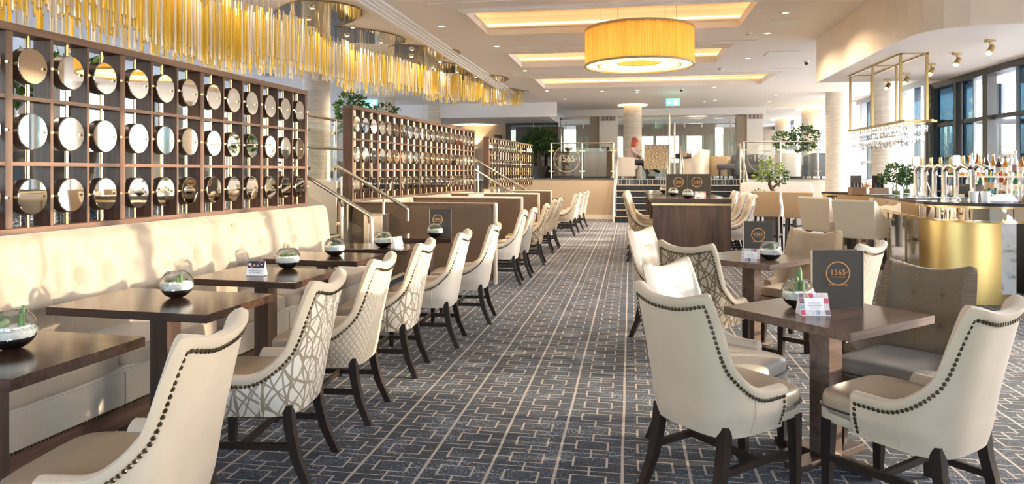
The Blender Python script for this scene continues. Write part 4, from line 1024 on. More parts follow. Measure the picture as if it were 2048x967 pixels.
for k, (a, b) in enumerate(SEC):
    t = thing('rod_chandelier', CL[k], 'chandelier', (ribx((a + b) / 2), (a + b) / 2, ZC), 0, 'gold and clear glass rod chandeliers')
    ox, oy = t.location.x, t.location.y
    ln = (.75, .55, .46, .42, .30)[k]
    gm = MB().lathe([(.0085, 0), (.0095, .004), (.0095, ln - .004), (.006, ln)], 8).mesh('gold_rod', MT['goldrod'], 50)
    gs = MB().lathe([(.0085, 0), (.0095, .004), (.0095, ln * .62), (.006, ln * .64)], 8).mesh('gold_rod', MT['goldrod'], 50)
    cl = MB().lathe([(.008, 0), (.0088, .004), (.0088, ln - .004), (.006, ln)], 8).mesh('clear_rod', MT['clearrod'], 50)
    wires = MB(); n = int((b - a) / (.062 if k < 2 else .068)); rest = {'goldrod': MB(), 'clearrod': MB()}; cnt = 0; tips = MB()
    rodsl = []
    for i in range(n):
        y = a + (b - a) * (i + .5) / n
        wv = .36 + .16 * math.sin(y * 1.7 + 1)
        for j in range(7):
            u = -1 + 2 * j / 6
            x = ribx(y) + u * wv + rr.uniform(-.03, .03); yy = y + rr.uniform(-.025, .025)
            tier = (.0, .055, .12)[(j + (i // 12)) % 3] + .10 * (abs(u) < .5) - rr.uniform(0, .008)
            z = min(ribz(y) + tier, ZC - .10 - (ln if k < 4 else ln * .75))
            rodsl.append((x - ox, yy - oy, z - ZC, y, u))
    rodsl.sort(key=lambda q: math.hypot(q[0] + ox, q[1] + oy) - 3.0 * (q[4] > .3))
    for q in rodsl:
        g = rr.random() < .56; L_ = ln
        if cnt < 290:
            put('gold_rod' if g else 'clear_rod', gm if g else cl, t, q[:3]); cnt += 1
        else:
            rest['goldrod' if g else 'clearrod'].lathe([(.009, 0), (.009, L_)], 5, q[:3])
        wires.add([(q[0] - .0009, q[1], q[2] + L_), (q[0] + .0009, q[1], q[2] + L_), (q[0] + .0009, q[1], -.02), (q[0] - .0009, q[1], -.02), (q[0], q[1] + .0012, q[2] + L_), (q[0], q[1] + .0012, -.02)], [(0, 1, 2, 3), (1, 4, 5, 2), (4, 0, 3, 5)])
        tips.ball((q[0], q[1], q[2] - .006), .007, .007, .008, 5, 3)
    for nm, mb in rest.items():
        if mb.v: mb.build('more_' + ('gold' if nm == 'goldrod' else 'clear') + '_rods', MT[nm], t, 50, None, 'stuff')
    wires.build('suspension_wires', MT['brass_d'], t, None, None, 'stuff'); tips.build('rod_tips', MT['brass'], t, 50, None, 'stuff')
    # smoked mirror canopy under the ceiling, a winding ribbon
    cmn = MB(); NN = 28; top = []; 
    for i in range(NN + 1):
        y = a + (b - a) * i / NN; wv = .08 + .60 * abs(math.sin((y - a) / (b - a) * PI * 2)) ** .7; sh_ = .25 * math.sin(y * 1.7); top.append([(ribx(y) + sh_ - wv - ox, y - oy, -.022), (ribx(y) + sh_ + wv - ox, y - oy, -.022), (ribx(y) + sh_ + wv - ox, y - oy, -.002), (ribx(y) + sh_ - wv - ox, y - oy, -.002)])
    cmn.loft(top).build('mirror_canopy', MT['ceilmirror'], t, None)
    dl = MB().lathe([(.036, 0), (.036, .012), (.05, .013), (.05, .022)], 14).mesh('downlight', MT['brass_d'], 40); bl = MB().lathe([(.028, -.002), (.028, .002)], 12).mesh('bulb', MT['spot'])
    for i in range(5):
        y = a + (b - a) * (i + .5) / 5; u = (.35, -.25, .3, -.4, .1)[i]
        d = put('downlight', dl, t, (ribx(y) + u * .6 - ox, y - oy, -.045)); put('bulb', bl, d)
        if i % 2 == 0: spot_lamp(d, 14, -.01)

# ================================================================ DRUM PENDANT
D = thing('drum_pendant', 'large yellow pleated drum pendant with a glowing ring, hung in the near ceiling coffer', 'pendant lamp', (0.12, 9.98, 2.97))
ro, hh = .765, .53; npl = 260; sh = MB()
rr = random.Random(2); pr_ = [ro + (.007 if k % 2 else -.007) + rr.uniform(-.005, .005) for k in range(npl)]
sh.loft([[(pr_[k] * math.cos(2 * PI * k / npl), pr_[k] * math.sin(2 * PI * k / npl), z) for k in range(npl)] for z in (.02, hh - .02)], False)
sh.build('pleated_shade', MT['shade'], D, 20)
sh = MB(); sh.loft([[((.30 + .004 * (k % 2)) * math.cos(2 * PI * k / 120), (.30 + .004 * (k % 2)) * math.sin(2 * PI * k / 120), z) for k in range(120)] for z in (.06, hh - .04)], False); sh.build('inner_shade', MT['shade'], D, 20)
for z in (.0, hh - .025): MB().lathe([(ro - .012, z), (ro + .012, z), (ro + .012, z + .025), (ro - .012, z + .025), (ro - .012, z)], 64, cap=False).build('shade_ring', plain('shade_trim', (.55, .40, .18), .6), D, 40)
df = emit('pendant_diffuser', (1.0, .78, .36), 1.2)
MB().lathe([(.32, .035), (.57, .035), (.57, .05), (.32, .05), (.32, .035)], 64, cap=False).build('diffuser_ring', df, D, 30)
MB().lathe([(.59, .022), (.75, .022), (.75, .034), (.59, .034), (.59, .022)], 64, cap=False).build('outer_diffuser', emit('pendant_diffuser_outer', (1.0, .76, .38), .9), D, 30)
bd = MB()
for k in range(90): bd.ball((.585 * math.cos(2 * PI * k / 90), .585 * math.sin(2 * PI * k / 90), .012), .014, n=6, m=4)
bd.build('crystal_beads', MT['crystal'], D, 60, None, 'stuff')
for k in range(6):
    a_ = 2 * PI * k / 6; d_ = MB().ball((.45 * math.cos(a_), .45 * math.sin(a_), .30), .05, n=10, m=6).build('bulb', MT['lamp'], D, 60)
for k, a_ in enumerate((.5, 2.1, 3.7, 5.3)):
    c_, s_ = .62 * math.cos(a_), .62 * math.sin(a_)
    MB().tube([(c_, s_, hh), (c_, s_, 1.025)], .004, 6).build('suspension_cord', MT['brass_d'], D); MB().lathe([(.055, 0), (.05, .02), (.02, .03)], 16, (c_, s_, 1.00)).build('ceiling_rose', MT['brass_d'], D, 40)
MB().lathe([(.31, hh - .05), (.755, hh - .05), (.755, hh - .04), (.31, hh - .04), (.31, hh - .05)], 48, cap=False).build('top_frame', MT['shade'], D, None)

# ================================================================ CEILING FITTINGS
def atz(x, y, z):
    d = (1.45 - z) * 1365 / (y - 344); a = (x - 1024) * d / 1365
    return (-math.sin(YAW) * d + math.cos(YAW) * a, math.cos(YAW) * d + math.sin(YAW) * a)
_dl = MB().lathe([(.062, -.012), (.062, 0), (.04, 0), (.04, -.004), (.062, -.012)], 16, cap=False).mesh('bezel', MT['white'], 40); _db = MB().lathe([(.038, -.004), (.038, -.001)], 12).mesh('bulb', MT['spot'])
DLS = [(883, 52), (993, 92), (1050, 141), (1094, 181), (1571, 25), (1535, 66), (1496, 116), (1204, 182), (1275, 180), (1274, 184), (1130, 198), (1430, 200), (1538, 203), (1394, 218), (1552, 190), (1428, 174)]
for i, (px, py) in enumerate(DLS):
    x, y = atz(px, py, ZC); t = thing('downlight', 'small recessed ceiling downlight, %s counted along the main ceiling' % ORD[i], 'downlight', (x, y, ZC - .001), 0, 'recessed ceiling downlights'); put('bezel', _dl, t); put('bulb', _db, t); spot_lamp(t, 90 if i < 10 else 50)
for i, (px, py, lb) in enumerate(((1555, 47, 'nearest flat white access panel in the ceiling right of the drum pendant'), (1562, 107, 'farther flat white access panel in the ceiling right of the middle coffer'), (1565, 216, 'distant white ceiling panel before the right windows'))):
    x, y = atz(px, py, ZC); t = thing('ceiling_panel', lb, 'ceiling panel', (x, y, ZC - .001), 0); MB().box(-.27, .27, -.25, .25, -.008, 0, .002).build('panel', MT['white'], t, None); MB().box(-.29, .29, -.27, .27, -.004, 0).build('frame', MT['ceil'], t, None)
for i, (px, py, lb) in enumerate(((1497, 66, 'white smoke detector near the corner of the nearest coffer'), (1442, 137, 'white smoke detector between the middle and far coffers'), (1408, 203, 'small white detector on the ceiling before the far glass wall'))):
    x, y = atz(px, py, ZC); t = thing('smoke_detector', lb, 'detector', (x, y, ZC)); MB().lathe([(.055, 0), (.055, -.02), (.04, -.045), (.01, -.05)][::-1], 18).build('body', MT['white'], t, 40); MB().lathe([(.043, -.03), (.058, -.028)], 18, cap=False).build('vent_ring', MT['darkplastic'], t)
for i, (px, py) in enumerate(((1613, 122), (1363, 177))):
    x, y = atz(px, py, ZC); t = thing('security_camera', 'small dome camera on the ceiling, %s' % ('right of the middle coffer' if i == 0 else 'beyond the far coffer'), 'camera', (x, y, ZC)); MB().lathe([(.05, -.03), (.055, 0)], 16).build('base', MT['white'], t, 40); MB().ball((0, 0, -.04), .042, n=12, m=8).build('dome', MT['darkplastic'], t, 60)
x, y = atz(536, 149, ZC); t = thing('ceiling_vent', 'round white ceiling vent behind the nearest lattice screen', 'vent', (x, y, ZC)); MB().lathe([(.26, -.004), (.28, 0)], 28).build('plate', MT['white'], t, 40); MB().lathe([(.16, -.02), (.2, -.004)], 28, cap=False).build('diffuser', MT['steel'], t, 40)
def exit_sign(px, py, z, lb, s=1.0):
    x, y = atz(px, py, z); t = thing('exit_sign', lb, 'exit sign', (x, y, z), YAW * .3)
    w_, h_ = .19 * s, .10 * s
    MB().box(-w_, w_, -.012, .012, -h_, h_).build('panel', MT['exit'], t, None)
    for q in (-.6, .6): MB().tube([(q * w_, 0, h_), (q * w_, 0, ZC - z)], .005, 6).build('hanger', MT['steel'], t)
    p = MB(); y_ = -.0135
    def qd(pl): p.add([(a * s, y_, b * s) for a, b in pl], [tuple(range(len(pl)))])
    qd([(.02, -.07), (.13, -.07), (.13, .075), (.02, .075)]); p.build('door_symbol', MT['exitw'], t, None)
    p = MB(); qd([(-.16, -.01), (-.10, .045), (-.10, .01), (-.05, .01), (-.05, -.03), (-.10, -.03), (-.10, -.065)]); p.build('arrow', MT['exitw'], t, None)
    p = MB(); y_ = -.0145; 
    p.add([(.05 * s + .018 * math.cos(2 * PI * k / 10) * s, y_, .05 * s + .018 * math.sin(2 * PI * k / 10) * s) for k in range(10)], [tuple(range(10))]); qd([(.045, .03), (.085, .02), (.07, -.02), (.04, -.01)]); qd([(.04, -.01), (.06, -.01), (.04, -.06), (.02, -.06)]); qd([(.06, -.015), (.075, -.02), (.105, -.05), (.09, -.06)]); p.build('running_figure', MT['exit'], t, None)
exit_sign(1346, 204, 3.44, 'green hanging exit sign in front of the far glass wall')
exit_sign(741, 207, 3.30, 'green exit sign above the plants on the left platform', 1.0)
for i, xa in enumerate((-.79, 4.29)):
    t = thing('vent_grille', 'white wall vent grille high on the %s white pier' % ('left' if i == 0 else 'right'), 'vent', (xa, 24.94, 3.42), 0, 'wall vent grilles')
    MB().box(-.27, .27, -.015, .0, -.13, -.11).box(-.27, .27, -.015, .0, .11, .13).box(-.27, -.25, -.015, 0, -.11, .11).box(.25, .27, -.015, 0, -.11, .11).build('frame', MT['white'], t, None)
    MB().box(-.25, .25, -.003, 0, -.11, .11).build('recess', MT['greysofa'], t, None)
    vs_ = MB().box(-.008, .008, -.012, -.003, -.11, .11).mesh('vane', MT['steel'])
    for q in range(11): put('vane', vs_, t, (-.225 + .045 * q, 0, 0))
# ================================================================ BAR
def curve(pts, n=6):
    out = []
    for i in range(len(pts) - 1):
        p0 = pts[max(i - 1, 0)]; p1 = pts[i]; p2 = pts[i + 1]; p3 = pts[min(i + 2, len(pts) - 1)]
        for k in range(n):
            t = k / n; out.append(tuple(.5 * ((2 * p1[a]) + (-p0[a] + p2[a]) * t + (2 * p0[a] - 5 * p1[a] + 4 * p2[a] - p3[a]) * t * t + (-p0[a] + 3 * p1[a] - 3 * p2[a] + p3[a]) * t ** 3) for a in (0, 1)))
    return out + [pts[-1]]
def offset(pl, d):
    o = []
    for i, p in enumerate(pl):
        a = pl[max(i - 1, 0)]; b = pl[min(i + 1, len(pl) - 1)]; l = math.dist(a, b); o.append((p[0] + (b[1] - a[1]) / l * d, p[1] - (b[0] - a[0]) / l * d))
    return o
CE = curve([(4.17, 8.03), (3.92, 7.99), (3.55, 8.08), (3.30, 8.42), (3.34, 9.2), (3.46, 10.2), (3.52, 11.1), (3.40, 11.9), (3.20, 12.35)], 7)
def band(mb, outer, inner, z0, z1):
    n = len(outer); vs = [(x, y, z) for pl in (outer, inner) for z in (z0, z1) for x, y in pl]
    fs = []
    for i in range(n - 1):
        for a, b in ((0, 1), (1, 3), (3, 2), (2, 0)): fs.append((a * n + i, a * n + i + 1, b * n + i + 1, b * n + i))
    fs += [(0, n, 3 * n, 2 * n), (n - 1, 3 * n - 1, 4 * n - 1, 2 * n - 1)]
    fs[-1] = (n - 1, 2 * n + n - 1, 3 * n + n - 1, n + n - 1)
    return mb.add(vs, fs)
B = thing('bar_counter', 'curved bar counter with black granite top and brushed gold front', 'bar counter', (0, 0, 0))
band(MB(), CE, offset(CE, .62), 1.085, 1.12).build('worktop', MT['counter'], B, 40)
band(MB(), offset(CE, .005), offset(CE, .02), 1.06, 1.085).build('gold_edge', MT['brass'], B, 40)
band(MB(), offset(CE, .03), offset(CE, .06), .93, 1.06).build('mirror_band', MT['mirror'], B, 40)
band(MB(), offset(CE, .012), offset(CE, .05), .905, .93).build('gold_edge', MT['brass'], B, 40)
FR = offset(CE, .30); BD = offset(CE, .26)
nE = 7 * 3 + 4
gf = [p for p in offset(CE, .16)[:26]]
gl = [(4.14, 8.26), (3.98, 8.22), (3.72, 8.19), (3.48, 8.24), (3.34, 8.36), (3.28, 8.56)]
gl = curve(gl, 5)
band(MB(), gl[5:], offset(gl, .06)[5:], .12, .905).build('gold_front', MT['goldbar'], B, 40)
band(MB(), gl[:6], offset(gl, .06)[:6], .12, .905).build('marble_panel', MT['marble'], B, 40)
band(MB(), offset(gl, .03), offset(gl, .07), .0, .12).build('gold_plinth', MT['goldbar'], B, 40)
ml = curve([(3.36, 8.62), (3.66, 9.4), (3.82, 10.3), (3.86, 11.2), (3.74, 12.0), (3.5, 12.5)], 6)
band(MB(), ml, offset(ml, .05), .10, .93).build('mirror_front', plain('bar_mirror_panels', (.62, .58, .52), .06, 1.0), B, 40)
band(MB(), offset(ml, .02), offset(ml, .06), 0, .10).build('kick_plate', MT['steel'], B, 40)
for k in range(3, len(ml) - 2, 5):
    p = ml[k]; MB().box(p[0] - .012, p[0] + .006, p[1] - .012, p[1] + .012, .10, .93).build('panel_joint', MT['brass_d'], B, None)
# back counter with shelves
BC = thing('back_bar', 'dark back bar unit with bottle shelves under the windows', 'back bar', (4.86, 0, 0))
MB().box(-.26, .26, 8.4, 12.1, .0, .90, .01).build('cabinet', MT['darkplastic'], BC, None)
MB().box(-.28, .27, 8.4, 12.1, .90, .94).build('worktop', MT['counter'], BC, None)
for z, x in ((1.16, .10), (1.40, .16)):
    MB().box(x - .13, x + .10, 9.0, 12.0, z - .025, z).build('shelf', MT['bar_white'] if z > 1.3 else MT['walnut_h'], BC, None)
for y in (9.02, 10.0, 11.0, 11.98): MB().box(.16, .22, y - .015, y + .015, .94, 1.40).build('shelf_support', MT['steel'], BC, None)
rr = random.Random(21)
def bottle_mesh(k, kind):
    r, h = ((.036, .30), (.040, .26), (.033, .33))[kind]
    g = MB().lathe([(r * .96, 0), (r, .01), (r, h * .58), (r * .55, h * .70), (.014, h * .76), (.0135, h * .93)], 12)
    c = MB().lathe([(.016, h * .92), (.016, h)], 10)
    l = MB().lathe([(r + .0008, h * .15), (r + .0008, h * .45)], 12, cap=False)
    return g.mesh('glass_body', BOT[k], 40), c.mesh('cap', MT['darkplastic'] if (k + kind) % 2 else MT['brass_d'], 40), l.mesh('paper_label', PRINT[4 + (k % 4)] if kind else MT['paper'], 40)
BM = {(k, q): bottle_mesh(k, q) for k in range(6) for q in range(3)}
def bottle(x, y, z, k, q, label, group):
    t = thing('bottle', label, 'bottle', (x, y, z), rr.uniform(0, 6), group)
    for nm, me in zip(('glass_body', 'cap', 'paper_label'), BM[k, q]): put(nm, me, t)
def row_bottles(x, z, ys, where, grp):
    for i, y in enumerate(ys):
        k = rr.choice([0, 0, 1, 2, 2, 3, 4, 5, 0, 2]); q = rr.randrange(3)
        bottle(x + rr.uniform(-.02, .02), y, z, k, q, '%s glass bottle, %s from the far end of the %s' % (BOTN[k], ORD[i], where), grp)
row_bottles(5.0, 1.401, [11.86 - .145 * i for i in range(20)], 'upper back bar shelf', 'bottles on the upper back bar shelf')
row_bottles(4.94, 1.161, [11.1 - .11 * i for i in range(19)], 'lower back bar shelf', 'bottles on the lower back bar shelf')
row_bottles(4.76, .941, [10.25 - .12 * i for i in range(13)], 'back bar worktop', 'bottles on the back bar worktop')
# espresso machine / dark unit with round white plate
t = thing('coffee_machine', 'dark coffee machine with a round pale dial behind the beer taps', 'coffee machine', (4.70, 10.75, .941), R(-75))
MB().box(-.28, .28, -.10, .10, 0, .34, .02).build('body', MT['darkplastic'], t, 40); MB().lathe([(.10, 0), (.10, .012)], 24).build('round_dial', MT['bar_white'], t, 40)
t.children[-1].rotation_euler = (R(90), 0, 0); t.children[-1].location = (-.14, -.10, .2)
MB().box(-.0, .2, -.15, -.10, .05, .2, .01).build('group_head', MT['steel'], t, 40); MB().tube([(.1, -.14, .15), (.1, -.26, .13)], .014, 8).build('handle', MT['darkplastic'], t, 50)
CZ = 1.121
def at_bar(px, py, z=CZ): return atz(px, py, z)
# beer taps
for i, (x, y) in enumerate(((3.62, 9.55), (3.66, 9.38), (3.70, 9.21), (3.74, 9.04), (3.80, 8.86), (3.92, 8.74))):
    t = thing('beer_tap', 'tall chrome beer tap on the bar, %s from the left' % ORD[i], 'beer tap', (x, y, CZ), R(200), 'chrome beer taps')
    h = .40
    pts = [(0, 0, .0), (0, 0, h - .08)] + [(0, .09 - .09 * math.cos(a), h - .08 + .09 * math.sin(a)) for a in (.4, .8, 1.2, 1.57)] + [(0, .14, h - .005), (0, .19, h - .03)]
    MB().tube(pts, .028, 12).build('column', MT['chrome'], t, 60); MB().lathe([(.05, 0), (.05, .012), (.032, .03)], 18).build('flange', MT['chrome'], t, 40)
    MB().tube([(0, .17, h - .03), (0, .19, h - .11)], .012, 8).build('spout', MT['chrome'], t, 50); MB().lathe([(.014, 0), (.020, .05), (.016, .10)], 10, (0, .10, h + .01)).build('handle', MT['brass_d'], t, 50)
    if i in (0, 4): MB().box(-.055, .055, -.01, .01, h + .0, h + .13, .01).build('badge', MT['bar_white'], t, 40)
def cup(x, y, lb, r=.042, h=.10, m='bar_white', handle=True):
    t = thing('cup', lb, 'cup', (x, y, CZ), 0, 'cups on the bar')
    MB().lathe([(r * .78, 0), (r, h), (r * .93, h), (r * .72, .008)], 20, cap=False).lathe([(.001, .004), (r * .78, .004)], 20, cap=False).build('body', MT[m], t, 40)
    if handle: MB().tube([(r * .9, 0, h * .8), (r * 1.5, 0, h * .65), (r * 1.4, 0, h * .35), (r * .85, 0, h * .25)], .006, 6).build('handle', MT[m], t, 60)
x, y = at_bar(1947, 403); cup(x, y, 'white cup on the bar, left of two', .05, .115, handle=False)
x, y = at_bar(1971, 403); cup(x, y, 'white cup with handle on the bar, beside a folded white cloth', .05, .115)
x, y = at_bar(2005, 403); t = thing('napkin', 'folded white cloth lying on the bar at the right', 'napkin', (x, y, CZ)); MB().loft([[(-.13, -.06, 0), (.13, -.06, 0), (.13, .06, 0), (-.13, .06, 0)], [(-.12, -.05, .03), (.12, -.05, .03), (.10, .05, .03), (-.11, .05, .04)], [(-.06, -.02, .085), (.07, -.03, .095), (.08, .03, .09), (-.07, .03, .075)]]).build('cloth', MT['paper'], t, 20); MB().box(-.13, .13, -.064, -.058, .004, .014).build('hem', MT['bar_white'], t)
x, y = at_bar(1900, 396); t = thing('jug', 'steel jug with handle beside the taps', 'jug', (x, y, CZ)); MB().lathe([(.05, 0), (.055, .02), (.048, .14), (.052, .17)], 20).build('body', MT['chrome'], t, 50); MB().tube([(.05, 0, .15), (.095, 0, .13), (.09, 0, .06), (.052, 0, .04)], .008, 8).build('handle', MT['chrome'], t, 60); MB().add([(.0, -.05, .17), (.02, -.05, .165), (0, -.08, .175), (-.02, -.05, .165)], [(0, 1, 2), (0, 2, 3), (1, 3, 2)]).build('spout', MT['chrome'], t)
for i, (px, py) in enumerate(((1690, 386), (1745, 391), (1860, 398))):
    x, y = at_bar(px, py); t = thing('tray', ('flat dark tray at the far end of the bar', 'flat dark tray in front of the jar plant on the bar', 'long black drip tray below the beer taps')[i], 'tray', (x + .12, y + .1, CZ), R((5, 5, 12)[i])); w_ = (.16, .17, .34)[i]
    MB().box(-w_, w_, -.10, .10, 0, .012, .003).build('base', MT['darkplastic'], t); MB().box(-w_, w_, -.10, -.092, .012, .02).box(-w_, w_, .092, .10, .012, .02).box(-w_, -w_ + .008, -.1, .1, .012, .02).box(w_ - .008, w_, -.1, .1, .012, .02).build('rim', MT['steel'], t)
for i, (px, py) in enumerate(((1686, 378), (1752, 383))):
    x, y = at_bar(px, (389, 391)[i]); t = thing('caddy', 'small wooden caddy of condiments on the bar, %s' % ('at the far end' if i == 0 else 'beside the jar plant'), 'caddy', (x + (.22, .10)[i], y + (.1, .18)[i], CZ), R(8), 'wooden caddies on the bar')
    MB().box(-.10, .10, -.07, .07, 0, .012).box(-.10, .10, -.07, -.06, .012, .11).box(-.10, .10, .06, .07, .012, .11).box(-.10, -.09, -.06, .06, .012, .11).box(.09, .10, -.06, .06, .012, .11).build('box', MT['boxwood'], t)
    for q in (-.05, .0, .05): MB().lathe([(.022, .012), (.022, .13), (.012, .15), (.012, .17)], 10, (q, .0, 0)).build('sauce_bottle', MT['darkplastic'], t, 40)
    MB().obox((.0, .03, .17), (.16, .004, .22), .0).build('menu_card', MT['menu'], t)
x, y = at_bar(1712, 388); t = thing('pepper_mill', 'black pepper mill near the far end of the bar', 'pepper mill', (x + .1, y + .1, CZ)); MB().lathe([(.03, 0), (.032, .03), (.022, .08), (.028, .13)], 14).build('body', MT['darkplastic'], t, 50); MB().ball((0, 0, .15), .026, n=10, m=6).build('head', MT['darkplastic'], t, 60)
x, y = at_bar(1722, 388); t = thing('dried_flowers', 'small vase of pale dried flowers on the bar', 'flowers', (x + .12, y + .15, CZ)); MB().lathe([(.03, 0), (.04, .03), (.022, .07), (.026, .08)], 14).build('vase', MT['bar_white'], t, 50)
ff_ = MB(); rr = random.Random(4)
for k in range(60): ff_.ball((rr.gauss(0, .035), rr.gauss(0, .035), .12 + rr.gauss(0, .025)), .012, n=5, m=3)
ff_.build('flower_heads', plain('dried_flower', (.55, .38, .25), .8, var=.3, vscale=30), t, 40, None, 'stuff')
for i, (px, py) in enumerate(((1838, 391), (1846, 391), (1875, 396))):
    x, y = at_bar(px, py); t = thing('shaker', 'small steel shaker at the foot of the beer taps, %s from the left' % ORD[i], 'shaker', (x - .05, y - .02, CZ), 0, 'steel shakers'); MB().lathe([(.026, 0), (.03, .07), (.022, .09)], 14).build('body', MT['chrome'], t, 50); MB().lathe([(.02, .09), (.014, .12), (.008, .125)], 14).build('lid', MT['chrome'], t, 50)
x, y = at_bar(1862, 396); t = thing('glass', 'tall cocktail glass with green garnish before the taps', 'glass', (x, y, CZ)); MB().lathe([(.03, 0), (.033, .005), (.037, .15)], 18, cap=False).build('tumbler', MT['bowl'], t, 50); MB().lathe([(.029, .006), (.034, .11)], 16).build('ice', MT['crystal'], t, 50); rosette((0, 0, .14), .05, 7, 1.0).build('garnish', MT['succ'], t, 30); MB().tube([(.01, 0, .02), (-.06, 0, .24)], .006, 6).build('straw', MT['steel'], t)

# ---- trees and plants
def leaves(c, rx, ry, rz, n, size, rnd, shell=.55):
    m = MB()
    for k in range(n):
        while True:
            p = Vector((rnd.uniform(-1, 1), rnd.uniform(-1, 1), rnd.uniform(-1, 1)))
            if shell < p.length < 1: break
        o = Vector((c[0] + p.x * rx, c[1] + p.y * ry, c[2] + p.z * rz)); d = (p.normalized() + Vector((rnd.gauss(0, .6), rnd.gauss(0, .6), rnd.gauss(0, .5)))).normalized()
        s = d.cross(Vector((rnd.gauss(0, 1), rnd.gauss(0, 1), rnd.gauss(0, 1)))).normalized(); L = size * rnd.uniform(.7, 1.3); nrm = d.cross(s) * L * .12
        m.add([tuple(o), tuple(o + d * L * .45 + s * L * .3 + nrm), tuple(o + d * L), tuple(o + d * L * .45 - s * L * .3 + nrm), tuple(o + d * L * .5)], [(0, 1, 4), (1, 2, 4), (2, 3, 4), (3, 0, 4)])
    return m
def tree(loc, label, trunk, clumps, size, dens, pot=(.2, .35), seed=1, group=None, leafm='leaf', cat='tree', name='potted_tree', jar=False):
    rnd = random.Random(seed); t = thing(name, label, cat, loc, 0, group)
    if jar:
        MB().lathe([(.045, 0), (.05, .01), (.05, .10), (.038, .12), (.038, .135)], 18, cap=False).build('glass_jar', MT['bowl'], t, 50); MB().lathe([(.001, .004), (.045, .004), (.047, .07), (.001, .075)], 16, cap=False).build('jar_filling', MT['leaf_l'], t, 50)
    else:
        MB().lathe([(pot[0] * .75, 0), (pot[0], pot[1]), (pot[0] * .9, pot[1]), (pot[0] * .88, pot[1] - .04)], 24).build('pot', MT['pot'], t, 40); MB().lathe([(.001, pot[1] - .05), (pot[0] * .9, pot[1] - .05)], 20, cap=False).build('soil', MT['soil'], t)
    for br in trunk: MB().tube([b[:3] for b in br], [b[3] for b in br], 8).build('trunk' if br is trunk[0] else 'branch', MT['bark'], t, 60)
    for i, (c, rx, ry, rz) in enumerate(clumps):
        n = int(dens * rx * rz * 400)
        leaves(c, rx, ry, rz, n, size, rnd).build('foliage', MT[leafm if i % 2 == 0 else ('leaf' if leafm == 'leaf_l' else leafm)], t, None, None, 'stuff')
    return t
# bonsai beyond the stools, standing on the floor in a tall planter
tree((2.85, 14.6, 0), 'bonsai like tree with bright green leaves rising behind the bar stools', [[(0, 0, .85, .05), (.02, 0, 1.05, .045), (-.06, 0, 1.2, .035), (-.04, 0, 1.35, .03)], [(-.02, 0, 1.12, .03), (.12, 0, 1.22, .02), (.2, 0, 1.3, .015)], [(0, 0, 1.0, .02), (-.18, 0, 1.03, .014)]], [((-.02, 0, 1.55), .23, .2, .16), ((.13, 0, 1.36), .2, .18, .15), ((-.2, 0, 1.38), .16, .14, .11), ((-.24, 0, 1.04), .08, .08, .05)], .075, 9, (.19, .9), 2, None, 'leaf_l')
tree((5.35, 23.6, PZ), 'wide potted tree on the right platform behind the glass balustrade', [[(0, 0, .3, .06), (.05, 0, .8, .05), (-.05, 0, 1.1, .04)], [(.02, 0, .8, .03), (.25, 0, 1.15, .02)], [(0, 0, .9, .03), (-.3, 0, 1.15, .02)]], [((-.42, 0, 1.25), .36, .3, .26), ((.25, 0, 1.38), .46, .35, .36), ((.1, 0, 1.08), .5, .3, .14)], .11, 7, (.28, .42), 5)
tree((-5.30, 12.4, PZ), 'round leafy tree between the near and middle lattice screens', [[(0, 0, .3, .05), (.02, 0, .8, .04), (0, 0, 1.1, .03)], [(0, 0, .75, .03), (.2, 0, 1.05, .02)]], [((0, 0, 1.45), .28, .26, .30), ((.15, 0, 1.2), .2, .18, .18), ((-.12, 0, 1.15), .18, .18, .16)], .10, 8, (.25, .42), 6)
tree((-5.0, 13.25, PZ), 'leafy plant showing just above the middle lattice screen', [[(0, 0, .3, .04), (0, 0, 1.4, .03)]], [((0, 0, 1.45), .34, .3, .12)], .09, 9, (.22, .4), 7)
tree((-4.9, 4.1, PZ), 'tree with dark leaves seen through the nearest lattice screen', [[(0, 0, .3, .05), (0, 0, .9, .04)], [(0, 0, .7, .03), (.2, .1, 1.0, .02)]], [((-.1, .1, 1.12), .42, .4, .3), ((.25, .3, .95), .3, .3, .2)], .10, 6, (.25, .4), 8)
tree((-5.05, 5.45, PZ), 'leafy plant showing above the top rail of the nearest lattice screen', [[(0, 0, .3, .04), (0, 0, .9, .03)]], [((0, 0, 1.14), .42, .36, .13)], .09, 9, (.22, .4), 9)
tree((-3.15, 23.6, PZ), 'dark leafy tree in front of the smoked glass', [[(0, 0, .3, .06), (0, 0, 1.0, .05)], [(0, 0, .8, .03), (.25, 0, 1.1, .02)]], [((0, 0, 1.38), .5, .4, .36), ((-.3, 0, 1.2), .3, .3, .26), ((.35, 0, 1.15), .35, .3, .26)], .12, 7, (.28, .42), 10)
x, y = at_bar(1790, 391); tree((x + .05, y + .1, CZ), 'leafy herb plant in a glass jar on the bar, left of the taps', [[(0, 0, .05, .008), (0, 0, .22, .006)], [(0, 0, .12, .005), (-.12, 0, .24, .004)]], [((-.01, 0, .33), .13, .12, .13), ((-.17, 0, .24), .08, .07, .06), ((.1, .02, .24), .10, .08, .09)], .04, 62, seed=12, jar=True, cat='plant', name='potted_plant')
x, y = at_bar(1818, 388); tree((x + .12, y + .4, CZ), 'second leafy plant in a jar on the bar, close behind the first', [[(0, 0, .05, .008), (0, 0, .2, .006)], [(0, 0, .12, .005), (.08, 0, .22, .004)]], [((0, 0, .26), .14, .12, .12), ((.1, 0, .37), .09, .08, .07)], .04, 62, seed=13, jar=True, cat='plant', name='potted_plant')

